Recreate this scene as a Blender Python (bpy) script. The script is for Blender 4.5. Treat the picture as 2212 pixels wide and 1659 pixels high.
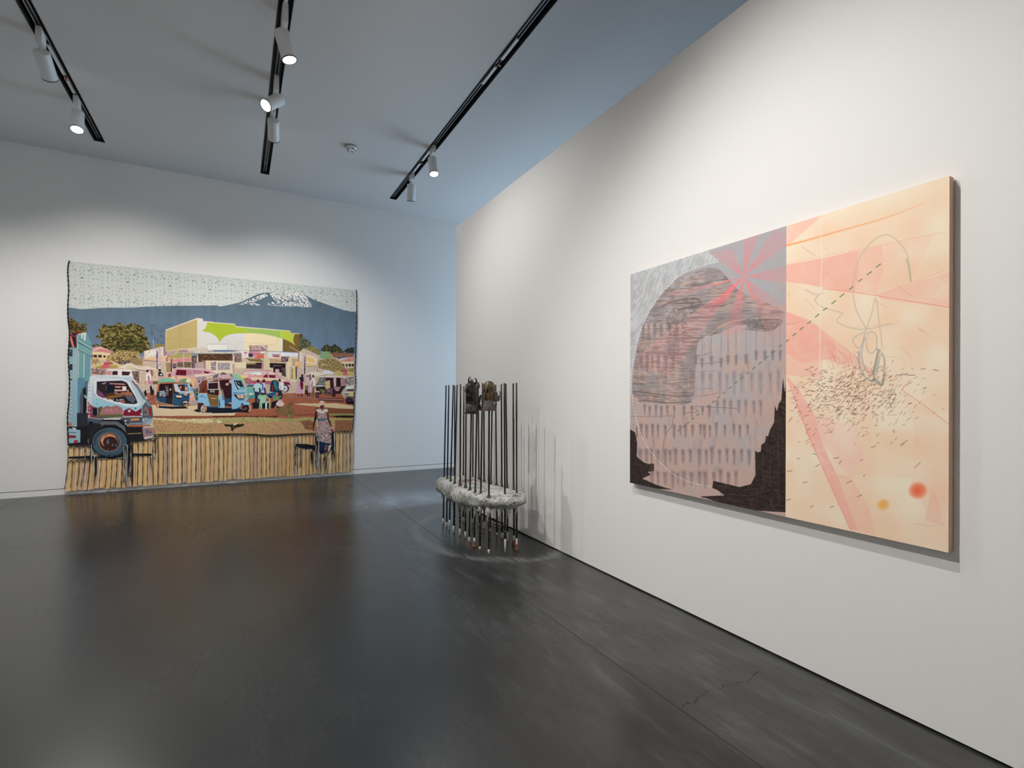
# Gallery room: woven picture on the back wall, pole sculpture and two-panel painting by a free-standing wall
import bpy, bmesh, math, random
import numpy as np
from mathutils import Vector, Matrix
for o in list(bpy.data.objects): bpy.data.objects.remove(o)
S=bpy.context.scene; C=S.collection
# ---------------------------------------------------------------- camera (metres: X along the back wall, Y into the room)
FPX=1075.;CX=1106.;CY=857.6;ROLL=.0028;EYE=1.5
YAW=math.atan(593/1075.)
cd=bpy.data.cameras.new('camera');cam=bpy.data.objects.new('camera',cd);C.objects.link(cam)
cd.sensor_width=36;cd.lens=36*FPX/2212;cd.shift_y=(CY-829.5)/2212;cd.clip_start=.05
cam.location=(0,0,EYE);cam.rotation_euler=(Matrix.Rotation(-YAW,3,'Z')@Matrix.Rotation(math.pi/2,3,'X')@Matrix.Rotation(ROLL,3,'Z')).to_euler()
S.camera=cam
# ---------------------------------------------------------------- world and daylight
PW=dict(L1=320,L2=240,M1=270,M2=200,M3=290,R1=45,P1=460,P2=270,Q1=700,Q2=800,Q3=245,DAY=215,SH=24,WD=.8)      # lamp powers, watts
w=bpy.data.worlds.new('sky');S.world=w;w.use_nodes=True
w.node_tree.nodes['Background'].inputs[0].default_value=(.55,.72,1,1);w.node_tree.nodes['Background'].inputs[1].default_value=PW['WD']
def area(name,loc,rot,sx,sy,power,col):
    l=bpy.data.lights.new(name,'AREA');l.shape='RECTANGLE';l.size=sx;l.size_y=sy;l.energy=power;l.color=col
    o=bpy.data.objects.new(name,l);C.objects.link(o);o.location=loc;o.rotation_euler=rot;return o
DAY=area('daylight',(7.3,8.2,2.3),(0,math.radians(80),0),3.0,2.9,PW['DAY'],(.58,.79,1))   # sky seen through the window behind the partition
SHAFT=area('daylight_shaft',(7.25,7.12,2.6),(0,math.radians(63),0),.6,.9,PW['SH'],(.6,.8,1));SHAFT.data.spread=math.radians(16)
S.view_settings.view_transform='Standard';S.view_settings.look='None';S.view_settings.exposure=0.0;S.view_settings.gamma=1;S.view_settings.use_curve_mapping=False
# ---------------------------------------------------------------- geometry of the room (solved from the photograph)
YB=9.896;XP=2.744;YE=6.64;HC=5.2;HPT=3.943
GAIN_T=1.15;GAIN_F=1.58;GAIN_P=1.25
# measuring: reference pixel <-> a plane of the room (used only to size what lies on that plane)
_F=np.array([math.sin(YAW),math.cos(YAW),0]);_R=np.array([math.cos(YAW),-math.sin(YAW),0]);_U=np.array([0,0,1.])
def _ray(p):
    p=np.asarray(p,float);u=(p[...,0]-CX)/FPX;v=-(p[...,1]-CY)/FPX;u,v=u+ROLL*v,v+ROLL*u*1.0
    return _F+u[...,None]*_R+v[...,None]*_U
def on_y(p,y): r=_ray(p);k=y/r[...,1];return np.stack([r[...,0]*k,r[...,2]*k+EYE],-1)     # -> X,Z
def on_x(p,x): r=_ray(p);k=x/r[...,0];return np.stack([r[...,1]*k,r[...,2]*k+EYE],-1)     # -> Y,Z
def on_z(p,z): r=_ray(p);k=(z-EYE)/r[...,2];return np.stack([r[...,0]*k,r[...,1]*k],-1)
def _px(d):
    z=d@_F;u=(d@_R)/z;v=d[...,2]/z;u,v=u-ROLL*v,v-ROLL*u;return np.stack([CX+FPX*u,CY-FPX*v],-1)
def from_y(a,y): a=np.asarray(a,float);return _px(np.stack([a[...,0],np.full(a.shape[:-1],y),a[...,1]-EYE],-1))
# ------------------------------------------------------------------ pigment canvas (numpy) used for the two artworks
CROPS={'P':(0,0,1,1),'A':(140,710,.07233),'B':(280,710,.07233),'C':(420,710,.07233),'D':(570,710,.09494),'E':(320,800,.07233),
 'F':(460,800,.08137),'G':(620,840,.07233),'1':(120,540,.15371),'2':(450,540,.15371),'3':(120,780,.18085),'4':(450,780,.18085),
 'L':(1340,460,.40387),'R':(1680,360,.53047)}
def q(c,s):
    """points measured on the artwork -> common measuring frame"""
    v=[float(t) for t in s.replace(',',' ').split()]
    k=CROPS[c]; return [(k[0]+v[i]*k[2],k[1]+v[i+1]*k[2]) for i in range(0,len(v),2)]
class Canvas:
    def __init__(s,w,h,fn,base):
        s.w,s.h,s.fn=w,h,fn
        s.a=np.empty((h,w,3),np.float32); s.a[:]=np.array(base,np.float32)/255
        s.clip=None;s.ns=1.
    def m(s,pts):
        p=s.fn(np.array(pts,float)); x0=max(int(p[:,0].min())-1,0);x1=min(int(p[:,0].max())+2,s.w)
        y0=max(int(p[:,1].min())-1,0);y1=min(int(p[:,1].max())+2,s.h)
        if x1<=x0 or y1<=y0: return None
        X=np.arange(x0,x1)[None,:]+.5;Y=np.arange(y0,y1)[:,None]+.5
        M=np.zeros((y1-y0,x1-x0),bool);n=len(p)
        for i in range(n):
            ax,ay=p[i];bx,by=p[(i+1)%n]
            if ay==by: continue
            if ay>by: ax,ay,bx,by=bx,by,ax,ay
            r0=max(int(math.floor(ay))-y0,0);r1=min(int(math.ceil(by))-y0+1,y1-y0)
            if r1<=r0: continue
            yy=Y[r0:r1]; xc=ax+(yy-ay)*(bx-ax)/(by-ay)
            M[r0:r1]^=((yy>=ay)&(yy<by)&(X<xc))
        return (slice(y0,y1),slice(x0,x1)),M
    def wash(s,sl,K,col,al=1.):
        """soft stain, K is a 0..1 field"""
        s.put(sl,K.astype(np.float32),col,al)
    def put(s,sl,M,col,al=1.):
        c=np.asarray(col,np.float32)/255
        if s.clip is not None: M=M&s.clip[sl] if M.dtype==bool else M*s.clip[sl]
        k=(M.astype(np.float32)*al)[...,None]; s.a[sl]=s.a[sl]*(1-k)+c*k
    def poly(s,pts,col,al=1.):
        r=s.m(pts)
        if r: s.put(r[0],r[1],col,al)
    def line(s,pts,w,col,al=1.,taper=False):
        pts=np.array(pts,float);n=len(pts)
        d=np.gradient(pts,axis=0);d/=np.linalg.norm(d,axis=1)[:,None]+1e-9;nn=np.stack([-d[:,1],d[:,0]],1)
        ww=np.full(n,w/2.)
        if taper: ww*=np.sin(np.linspace(.15,math.pi-.15,n))
        A=pts+nn*ww[:,None];B=pts-nn*ww[:,None]
        s.poly(list(map(tuple,A))+list(map(tuple,B[::-1])),col,al)
    def ell(s,c,rx,ry,col,al=1.,rot=0,n=28):
        t=np.linspace(0,2*math.pi,n,endpoint=False);x=rx*np.cos(t);y=ry*np.sin(t);cr,sr=math.cos(rot),math.sin(rot)
        s.poly([(c[0]+a*cr-b*sr,c[1]+a*sr+b*cr) for a,b in zip(x,y)],col,al)
    def noise(s,sl,sc,seed,st=1.,ang=0.):
        """smooth value noise 0..1 for a slice; sc cell size in canvas px, st vertical stretch"""
        ys=np.arange(sl[0].start,sl[0].stop)[:,None];xs=np.arange(sl[1].start,sl[1].stop)[None,:]
        ca,sa=math.cos(ang),math.sin(ang)
        return vnoise((xs*ca+ys*sa)/sc,(-xs*sa+ys*ca)/(sc*st),seed)
    def region(s,pts,cols,wts,sc,seed,st=1.,ang=0.,al=1.,rag=0,fine=.4):
        """posterised patches of several pigments inside an outline; rag frays the outline"""
        P=np.array(pts,float)
        if rag:
            c=P.mean(0);P2=[];rng=np.random.RandomState(seed);n=len(P)
            for i in range(n):
                a,b=P[i],P[(i+1)%n];L=np.linalg.norm(b-a);k=max(int(L/ (rag*1.4)),1)
                for j in range(k):
                    t=j/k;P2.append(a+(b-a)*t+rng.uniform(-rag,rag,2)*(0 if j==0 else 1))
            P=P2
        r=s.m(P)
        if not r: return
        sl,M=r;sc=sc*(s.ns if sc>3.9 else 1+(s.ns-1)*.45);N=s.noise(sl,sc,seed,st,ang)*(1-fine)+s.noise(sl,sc*.37,seed+7,st,ang)*fine
        v=N[M]
        if v.size==0:return
        w=np.cumsum(wts)/np.sum(wts);qs=np.quantile(v,w[:-1]);idx=np.searchsorted(qs,N)
        C=np.array(cols,np.float32)[idx]/255
        K=M if s.clip is None else M&s.clip[sl]
        K=(K.astype(np.float32)*al)[...,None]
        s.a[sl]=s.a[sl]*(1-K)+C*K
    def specks(s,pts,col,n,w,l,seed,ang=0,spread=.5,al=1.):
        P=np.array(pts,float);x0,y0=P.min(0);x1,y1=P.max(0);r=np.random.RandomState(seed)
        r2=s.m(pts)
        if not r2: return
        old=s.clip;full=np.zeros((s.h,s.w),bool);full[r2[0]]=r2[1]
        s.clip=full if old is None else full&old
        for i in range(n):
            x,y=r.uniform(x0,x1),r.uniform(y0,y1);a=ang+r.uniform(-spread,spread);L=l*r.uniform(.4,1.3)
            s.line([(x,y),(x+math.cos(a)*L,y+math.sin(a)*L)],w*r.uniform(.6,1.3),col,al)
        s.clip=old
    def within(s,pts):
        if pts is None: s.clip=None;return
        r=s.m(pts);full=np.zeros((s.h,s.w),bool);full[r[0]]=r[1];s.clip=full
    def down(s):
        a=s.a;return (a[0::2,0::2]+a[1::2,0::2]+a[0::2,1::2]+a[1::2,1::2])/4
_T={}
def vnoise(x,y,seed):
    if seed not in _T: _T[seed]=np.random.RandomState(seed*7+3).rand(128,128).astype(np.float32)
    T=_T[seed];xi=np.floor(x).astype(int);yi=np.floor(y).astype(int);fx=(x-xi).astype(np.float32);fy=(y-yi).astype(np.float32)
    fx=fx*fx*(3-2*fx);fy=fy*fy*(3-2*fy);a=T[yi%128,xi%128];b=T[yi%128,(xi+1)%128];c=T[(yi+1)%128,xi%128];d=T[(yi+1)%128,(xi+1)%128]
    return a*(1-fx)*(1-fy)+b*fx*(1-fy)+c*(1-fx)*fy+d*fx*fy
def spl(pts,n=6):
    """smooth curve through points"""
    P=np.array([pts[0]]+list(pts)+[pts[-1]],float);o=[]
    for i in range(1,len(P)-2):
        for t in np.linspace(0,1,n,endpoint=False):
            a,b,c,d=P[i-1],P[i],P[i+1],P[i+2];o.append(tuple(.5*((2*b)+(c-a)*t+(2*a-5*b+4*c-d)*t*t+(3*b-3*c+d-a)*t**3)))
    o.append(tuple(P[-2]));return o
GLY={'S':'9 1 7 0 3 0 1 1 1 3 3 5 7 5 9 7 9 9 7 10 3 10 1 9','A':'0 10 5 0 10 10|2 6.5 8 6.5','W':'0 0 2.5 10 5 3 7.5 10 10 0','V':'0 0 5 10 10 0','L':'1 0 1 10 9 10',
'U':'1 0 1 8 3 10 7 10 9 8 9 0','E':'9 0 1 0 1 10 9 10|1 5 8 5','B':'1 0 7 0 9 2 7 5 1 5 1 0 1 10 7 10 9 7.5 7 5','D':'1 0 1 10 6 10 9 7 9 3 6 0 1 0','G':'9 1 7 0 3 0 1 2 1 8 3 10 7 10 9 8 9 5 6 5',
'O':'3 0 7 0 9 2 9 8 7 10 3 10 1 8 1 2 3 0','H':'1 0 1 10|9 0 9 10|1 5 9 5','T':'0 0 10 0|5 0 5 10','P':'1 10 1 0 7 0 9 2 7 5 1 5','R':'1 10 1 0 7 0 9 2 7 5 1 5|5 5 9 10','N':'1 10 1 0 9 10 9 0','J':'2 0 8 0 8 10 6 10|8 0 8 10 3 10 2 8','I':'5 0 5 10',
'C':'9 1 7 0 3 0 1 2 1 8 3 10 7 10 9 9','Y':'0 0 5 5 10 0|5 5 5 10','M':'0 10 0 0 5 7 10 0 10 10','K':'1 0 1 10|9 0 1 5 9 10','F':'1 10 1 0 9 0|1 5 7 5','Q':'3 0 7 0 9 2 9 8 7 10 3 10 1 8 1 2 3 0|6 7 10 11','X':'0 0 10 10|10 0 0 10','Z':'0 0 10 0 0 10 10 10'}
def text(c,txt,p0,p1,ht,w,col,lean=0.,gap=.25):
    """stroke lettering between two baseline points; p0->p1 runs along the top of the letters"""
    n=len(txt);p0=np.array(p0,float);p1=np.array(p1,float);ad=(p1-p0)/(n+(n-1)*gap)
    dn=np.array([lean,1.])*ht
    for i,ch in enumerate(txt):
        if ch not in GLY: continue
        o=p0+ad*i*(1+gap)
        for st in GLY[ch].split('|'):
            v=list(map(float,st.split()));pts=[o+ad*v[k]/10+dn*v[k+1]/10 for k in range(0,len(v),2)]
            for a,b in zip(pts[:-1],pts[1:]): c.line([a,b],w,col)
# ------------------------------------------------------------------ woven picture
def draw_tapestry(fn,W,H,art2ref):
    c=Canvas(W,H,fn,(198,199,194)); P=c.poly; Q=q; c.ns=1.75
    # pale sky with a repeating green stitched pattern
    r=c.m(Q('P','130 540 790 540 790 760 130 760')); N=c.noise(r[0],3,5); c.a[r[0]]*=(1+(N-.5)*.03)[...,None]
    GR=(84,128,108)
    segs=[]
    for s in ('348 318 341 345 330 362','375 318 384 345 400 367','330 420 344 440 350 466','402 422 386 440 378 466','500 230 488 262 476 284','505 308 530 340','460 345 462 375','460 385 462 415','460 430 460 460','505 508 530 485','610 315 585 340','650 405 648 440','648 460 648 485','585 490 610 520',
      '765 325 797 362','727 380 727 400','727 410 727 440','727 455 727 475','770 530 797 505','905 330 900 350','912 385 912 410','910 425 912 455','912 485 912 515','850 510 877 540','895 563 880 600','700 630 745 668','635 665 680 630','718 585 752 605','635 605 662 588','480 610 505 665','905 640 878 697','505 685 530 725','610 700 588 730','770 705 798 745','900 712 852 742','500 818 530 790','585 795 610 822','480 545 493 580','1095 560 1095 561','850 800 877 825','770 820 797 795'):
        segs.append((Q('1',s),.42))
    for s in ('470 289 492 289','474 522 492 518','738 318 757 318','738 541 758 540','622 532 642 537','470 682 490 680','625 692 645 690','740 695 760 695','890 543 905 545'):
        segs.append((Q('1',s),.75))
    for s in ('520 270','590 277','525 550','590 555','790 568','855 575','795 622','850 628','455 750','658 768','727 770','812 775','500 752','525 605','590 665','525 660','330 580','380 590','345 640','380 640','335 690','390 685','335 740','388 745','350 255','382 258','330 295','388 295','540 412','570 412','803 435','838 435','460 610','600 230','400 205','560 150','660 160','780 240','850 250','870 300','960 600','345 490','380 495','345 530','385 532'):
        x,y=map(float,s.split()); segs.append((Q('1','%f %f %f %f'%(x-7,y,x+7,y+1)),.8 if y>260 else .6))
    tris=[Q('1',s) for s in ('446 296 462 284 462 310','445 505 460 494 462 520','665 527 652 514 650 544','714 328 730 312 730 340','714 525 728 512 731 545','928 345 912 330 913 362','932 547 916 532 914 563','446 685 460 675 462 698','666 705 652 692 650 716','716 705 730 692 731 720','930 727 915 715 914 740')]
    A0=np.array(fn(np.array(Q('1','362 392')))[0]);A1=np.array(fn(np.array(Q('1','1003 452')))[0]); per=A1[0]-A0[0]
    AV=np.array(fn(np.array(Q('1','460 292')))[0])[1]; AV2=np.array(fn(np.array(Q('1','460 688')))[0])[1]; pv=AV2-AV
    sky=Q('P','143 560 772 622')+Q('2','2070 872 2000 865 1900 845 1700 780 1480 700 1330 620 1200 572 1060 568 960 575 860 598 760 605 680 625 560 680 440 735 350 755 220 785 160 795 110 780 0 778')+Q('1','1500 787 1300 795 1200 800 1100 810 700 812 450 828 340 832 250 815 170 805')
    c.within(sky)
    def rep(pts,k,j): p=fn(np.array(pts,float));p=p+np.array([per*k,pv*j]);return art2ref(p)
    for k in range(-1,8):
        for j in (-1,0,1):
            for pts,w in segs:
                c.line(rep(pts,k,j),w*1.5,GR,.8)
            for t in tris: P(list(map(tuple,rep(t,k,j))),GR,.95)
        c.line(rep(Q('1','340 392 386 392'),k,0),2.3,(88,130,104))
    c.within(None)
    # blue slope
    P(Q('1','150 803 250 815 340 832 450 828 700 812 1100 810 1200 800 1300 795 1500 787 2212 780')+Q('2','0 778 110 780 160 795 220 785 350 755 440 735 560 680 680 625 760 605 860 598 960 575 1060 568 1200 572 1330 620 1480 700 1700 780 1900 845 2000 865 2080 873')+Q('P','780 800 140 800'),(94,113,126))
    r=c.m(Q('P','140 640 780 640 780 800 140 800')); sl=r[0]; a=c.a[sl]; isb=(np.abs(a-np.array([94,113,126],np.float32)/255).sum(-1)<.02)
    yy=np.linspace(0,1,a.shape[0])[:,None]; t=np.clip((yy-.15)*1.3,0,1)*(1+.0*isb)+ (c.noise(sl,30,11,3.)-.5)*.3
    up=np.array([90,107,117],np.float32)/255; dn=np.array([112,133,158],np.float32)/255
    g=up*(1-t[...,None])+dn*t[...,None]; a[isb]=g[isb]
    for x0,y0,y1 in ((387,650,740),(591,662,706)): c.line([(x0,y0),(x0+1,y1)],.45,(82,98,112),.7)
    # snow
    def snow(pts,dens,seed):
        r=c.m(pts);sl,M=r;n1=c.noise(sl,10,seed,.6,.7);n2=c.noise(sl,3.4,seed+1,.7,.6);h=np.linspace(0,1,M.shape[0])[:,None]
        K=M&((n1*.62+n2*.38)>(1-dens)+(h-.35)*.22); c.put(sl,K,(206,203,198)); K=M&((n1*.6+n2*.4)>1.0-dens+.14); c.put(sl,K,(222,219,214))
    snow(Q('2','850 620 880 600 960 578 1060 568 1200 573 1310 612 1370 650 1440 760 1450 800 1000 790 820 770 830 745 930 720 880 650'),.6,21);c.line(spl(Q('2','820 765 900 778 1000 786 1100 790 1250 788 1330 800 1440 798')),1.1,(206,203,198),.8)
    snow(Q('2','400 768 560 705 680 650 800 612 830 645 700 705 540 770 520 765'),.55,23)
    snow(Q('2','560 755 640 745 720 770 720 785 600 775'),.6,25)
    c.line(spl(Q('2','870 612 960 577 1060 566 1200 572 1320 618')),.8,(208,206,202))
    # trees
    G5=[(52,50,28),(88,80,42),(122,108,62),(150,138,84)]
    c.region(Q('1','170 960 235 965 300 1010 350 1030 440 1030 430 1090 450 1150 400 1180 180 1170'),[(48,44,26),(92,74,36),(128,106,56),(84,100,112)],[4,5,4,1.5],5,31,1,0,1,2.2)
    tree=Q('1','560 1225 620 1180 580 1110 640 1090 680 1040 740 1075 800 1060 880 1020 960 1060 1070 1030 1130 1050 1200 1070 1260 1100 1240 1180 1290 1240 1320 1310 1340 1370 1300 1440 1200 1450 1000 1440 850 1440 700 1390 520 1360 500 1320 640 1330 640 1260')
    c.region(tree,G5,[3.2,3.6,4,1.3],7,33,.8,0,1,2.6); c.region(Q('1','820 1240 1100 1260 1300 1380 1200 1450 900 1430'),[(44,44,26),(80,76,40),(116,106,62)],[4,3,2],5,35,.6,0,1,2)
    c.specks(Q('1','1310 1040 1640 1035 1560 1100 1540 1340 1440 1330 1330 1200'),(58,72,84),330,.45,4,41,.5,1.4)
    c.specks(Q('1','1340 1150 1500 1180 1490 1220 1370 1230'),(150,98,88),14,.8,4,42,-.2,.4)
    c.region(Q('1','1380 1330 1490 1310 1530 1340 1520 1370 1380 1380'),[(140,124,74),(164,150,92),(104,92,50)],[3,2,2],4,43,1,0,1,1)
    c.line(Q('1','1368 1260 1376 1380'),.9,(206,196,176))
    c.region(Q('2','1270 1180 1320 1190 1350 1250 1410 1270 1440 1340 1400 1400 1420 1440 1260 1420'),[(50,52,32),(84,84,50),(128,120,74),(100,118,134)],[4,3,2,1.6],3.4,45,1,0,1,1.6)
    c.region(Q('2','1370 1370 1470 1345 1560 1400 1580 1460 1550 1520 1500 1530 1300 1440'),[(66,62,34),(138,128,80),(160,148,98)],[2,4,3],3,46,1,0,1,1.2)
    c.region(Q('2','1580 1390 1660 1325 1710 1360 1770 1320 1830 1360 1900 1430 1900 1450 1700 1450 1590 1430'),[(36,40,30),(70,72,44),(108,104,64)],[4,3,2],4,47,1,0,1,1.2)
    c.region(Q('2','1900 1420 1960 1380 2050 1370 2050 1450 1930 1450'),[(34,38,32),(64,74,70)],[4,2],3,48,1,0,1,1.2)
    # base ground under the town
    c.region(Q('P','148 776 300 772 400 770 640 766 655 752 690 768 720 762 766 766 766 860 148 860'),[(216,194,164),(206,176,150),(170,138,128),(110,76,78),(230,220,208)],[6,4,2,1.3,2],2.2,51,.8)
    # far house left, umbrellas
    P(Q('A','800 580 1040 522 1580 740 1500 750 1380 745 800 690'),(206,138,132)); P(Q('A','800 620 1040 530 1300 640 1050 600 850 680 800 680'),(218,176,164)); P(Q('A','1050 600 1240 690 940 680'),(206,128,124))
    P(Q('A','800 690 1100 690 1380 745 1360 900 1250 930 800 900'),(222,196,148)); P(Q('A','800 760 1380 800 1380 770 1100 735 800 735'),(224,210,178))
    for s in ('800 780 830 780 830 850 800 850','850 780 955 780 955 860 850 860','995 780 1100 780 1095 865 990 865','1145 795 1210 795 1210 865 1145 865','1275 800 1340 805 1335 860 1270 855'): P(Q('A',s),(66,34,38)); 
    for x in (880,1020,1050,1175,1305): c.line([q('A','%d 785'%x)[0],q('A','%d 860'%x)[0]],.5,(196,150,140))
    c.region(Q('A','790 880 1000 900 1040 1000 960 1050 790 1040'),[(206,184,132),(150,128,80),(98,78,48)],[4,3,2],3,52,1,0,1,1)
    c.region(Q('A','1350 760 1500 680 1640 640 1940 650 2212 690 2212 1080 1700 1080 1420 980 1240 960 1260 890'),[(196,170,112),(156,134,84),(96,74,48),(70,40,40)],[6,4,2.4,1.2],4,53,.55,.1,1,1.4)
    c.region(Q('A','1560 960 1900 940 2100 830 2160 860 1990 1000 1800 1060 1600 1060'),[(70,40,40),(110,84,52),(214,206,210)],[4,3,1.4],3,54,.6,.1,1,1)
    c.region(Q('B','0 830 240 880 380 960 380 1090 0 1060'),[(176,150,96),(130,106,66),(70,44,40),(220,214,214)],[5,4,2,1],3,55,.6,0,1,1)
    def umbrella(k,s,top,lo,red=None):
        pts=Q(k,s);P(pts,top)
    P(Q('A','790 1110 1000 1080 1150 1000 1220 985 1640 1080 1700 1120 1650 1180 1300 1180 900 1170 860 1150'),(216,190,126)); P(Q('A','880 1150 1120 1090 1100 1190 950 1190'),(168,148,84)); P(Q('A','1320 1090 1550 1090 1600 1150 1500 1180 1350 1180'),(172,150,88))
    P(Q('A','1180 995 1360 985 1440 1045 1430 1062 1150 1075'),(192,96,104)); P(Q('A','1150 1055 1440 1040 1430 1062 1155 1078'),(142,44,60)); P(Q('A','1120 1085 1320 1075 1345 1170 1080 1200'),(204,98,104))
    P(Q('A','1620 1150 1760 1080 1860 1040 1990 1030 2080 1080 2150 1100 2212 1130 2212 1190 1960 1180 1820 1200 1640 1170'),(222,206,190))
    P(Q('A','1800 1190 1840 1120 2000 1090 2110 1130 2090 1180'),(214,196,160))
    # white van left
    P(Q('A','1225 1250 1290 1210 1900 1210 2212 1260 2212 1500 1240 1500 1220 1380'),(224,214,206)); P(Q('A','1235 1300 1260 1262 1400 1262 1390 1380 1235 1380'),(196,142,140)); P(Q('A','1415 1290 1440 1270 1575 1265 1580 1382 1415 1380'),(60,28,38)); P(Q('A','1700 1275 1960 1290 1900 1400 1700 1390'),(62,30,38))
    c.region(Q('A','1990 1260 2212 1270 2212 1640 2060 1500'),[(54,26,32),(214,202,188),(150,110,90)],[5,2,1],3,58,.5,-.8,1)
    # crowd bits
    c.region(Q('A','785 1190 1230 1210 1220 1370 785 1360'),[(54,34,44),(206,160,140),(214,208,200),(150,88,92)],[4,3,2,2],3.2,59,1)
    # big shop building
    P(Q('1','1540 1120 1985 955 2065 965 2070 1000 2212 1010 2212 1420 1700 1440 1540 1420'),(222,204,176))
    P(Q('1','1545 1135 1985 972 1985 1365 1730 1400 1545 1420'),(188,166,110)); P(Q('1','1985 972 2063 975 2064 1005 2212 1016 2212 1380 1985 1365'),(212,205,196))
    c.line(Q('1','1748 1060 1745 1500'),.4,(140,122,76)); c.line(Q('1','1545 1250 1985 1262'),.35,(150,130,84)); c.line(Q('1','1560 1390 1700 1340'),.35,(150,130,84));c.line(Q('1','1830 1340 1930 1270'),.35,(150,130,84))
    c.line(Q('1','1540 1128 1985 965 2063 970 2066 1003 2212 1013'),1.6,(222,198,184))
    P(Q('2','0 1010 370 1040 375 1075 1145 1140 1150 1172 1275 1180 1270 1430 0 1400'),(212,206,200))
    P(Q('2','507 1165 700 1170 930 1220 1020 1245 1018 1425 507 1410'),(232,212,172)); P(Q('2','1040 1240 1145 1175 1275 1180 1270 1435 1040 1425'),(122,96,52)); P(Q('2','1016 1245 1042 1250 1040 1425 1016 1425'),(224,220,218))
    P(Q('1','2125 1015 2212 1020 2212 1180')+spl(Q('1','2180 1162 2120 1146 2050 1140'))+spl(Q('1','2050 1140 2100 1100 2122 1050 2125 1015')),(168,184,54))
    P(Q('2','-20 1018 0 1020 370 1048 374 1080 507 1092')+spl(Q('2','507 1170 420 1172 300 1187 210 1228 153 1298'))+spl(Q('2','153 1298 120 1232 60 1180 0 1156 -60 1146')),(168,184,56))
    P(Q('2','507 1092 1000 1132 1040 1135 1040 1250 930 1215 760 1180 600 1168 507 1170'),(158,184,92)); P(Q('2','1005 1132 1145 1142 1150 1178 1212 1182')+spl(Q('2','1212 1182 1192 1240 1198 1300 1220 1345'))+spl(Q('2','1220 1345 1150 1295 1080 1262 1005 1235')),(188,196,72)); P(Q('2','1000 1132 1040 1135 1040 1250 1005 1237'),(176,204,78))
    c.line(Q('2','0 1014 372 1042 376 1074 1147 1138 1150 1170 1278 1178'),1.5,(224,204,192))
    c.line(spl(Q('2','385 1400 400 1310 430 1292 600 1305 800 1330 900 1325 965 1300 965 1130')),.35,(176,160,130)); c.line(Q('2','860 1325 905 1358'),.3,(176,160,130)); c.line(Q('2','952 1030 960 1125'),.4,(110,90,120)); c.line(Q('C','1010 395 1075 475'),.3,(150,140,136))
    c.line(Q('D','570 400 790 525'),.9,(226,196,184))
    # awning, billboard, signs
    P(Q('B','1080 670 1470 640 1600 600 2212 560 2212 730 1750 735 1440 745 1350 790 1080 780'),(196,168,152)); c.region(Q('B','1080 690 1330 660 1340 760 1080 770'),[(150,120,130),(206,186,170),(180,150,160)],[3,3,2],2.4,61)
    c.region(Q('B','1480 600 2212 555 2212 640 1480 690'),[(214,196,170),(186,164,140),(228,220,206)],[3,2,2],2.4,62,.6); P(Q('B','1470 640 1700 620 1760 700 1440 720'),(170,136,132)); P(Q('B','1345 660 1410 655 1410 755 1345 755'),(186,176,96))
    P(Q('B','1170 790 1830 740 1830 850 1200 905 1170 880'),(176,156,96)); P(Q('B','1230 925 1830 870 1830 960 1500 1000 1240 1000'),(210,136,140))
    c.region(Q('C','0 560 380 580 380 690 1100 690 1380 640 1640 650 1640 720 1150 740 0 740'),[(214,200,178),(182,160,138),(228,224,214),(120,100,84)],[4,2,3,1.2],2.6,63,.5)
    c.region(Q('C','110 750 1140 755 1140 950 270 950 200 1000 110 1000'),[(62,32,34),(96,72,44),(130,108,66)],[4,3,1.2],2.8,64,1.1,.5)
    P(Q('C','370 465 975 465 975 640 370 635'),(222,220,214)); c.line(Q('C','368 635 368 463 978 463 978 640 368 640'),.55,(128,92,92)); c.line(Q('C','450 520 900 530'),1.1,(232,224,180)); c.line(Q('C','450 590 870 580'),1.1,(232,224,180)); c.line(Q('C','470 555 880 558'),.8,(206,208,214))
    P(Q('C','1620 500 2175 505 2180 640 1640 650'),(160,120,124)); c.line(Q('C','1645 650 2180 645'),.7,(40,30,36)); text(c,'VALUE',Q('C','1700 510')[0],Q('C','1985 515')[0],4.0,.75,(226,210,180)); [c.line(Q('C','%d 590 %d 628'%(x,x+4)),1.0,(226,210,180)) for x in (1706,1728,1752,1790,1812,1850,1872,1900,1930,1950,1978)]; c.line(Q('C','2010 510 2180 630'),1.8,(232,222,214)); c.line(Q('C','2080 510 2180 575'),.9,(232,222,214))
    # shopfront
    P(Q('C','240 960 330 950 330 1210 240 1150'),(160,122,122)); P(Q('C','330 950 480 950 480 1240 330 1220'),(222,196,160)); P(Q('C','480 950 1130 970 1180 1000 1180 1330 480 1330'),(222,204,178)); c.region(Q('C','490 985 640 985 640 1240 490 1240'),[(60,34,44),(196,150,148),(222,214,206)],[3,2,2],2.2,65,.5)
    c.region(Q('C','690 1015 1055 1020 1055 1230 690 1230'),[(60,40,50),(190,180,190),(226,222,218),(150,100,100)],[3,2,3,1],2.2,66,.5); c.line(Q('C','490 1125 640 1125'),.8,(210,210,220)); c.line(Q('C','690 1100 1050 1105'),.7,(190,196,210))
    P(Q('C','1135 740 1165 740 1180 1330 1150 1330'),(222,206,196)); P(Q('C','1130 1060 1170 1060 1175 1340 1150 1340'),(166,132,136)); P(Q('C','1180 750 1290 750 1290 870 1190 880'),(116,98,54)); c.region(Q('C','1180 750 1400 750 1400 1010 1190 1000'),[(86,66,56),(160,126,126),(60,36,40),(206,190,174)],[3,3,2,2],3,67,1.3)
    P(Q('C','1200 1000 1540 1000 1540 1180 1230 1180'),(222,204,168)); P(Q('C','1340 660 1610 670 1600 890 1420 870 1400 740'),(220,212,208)); c.ell(q('C','1520 720')[0],4,2,(206,112,124)); P(Q('C','1460 730 1490 860 1590 900 1540 780'),(214,200,206))
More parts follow.
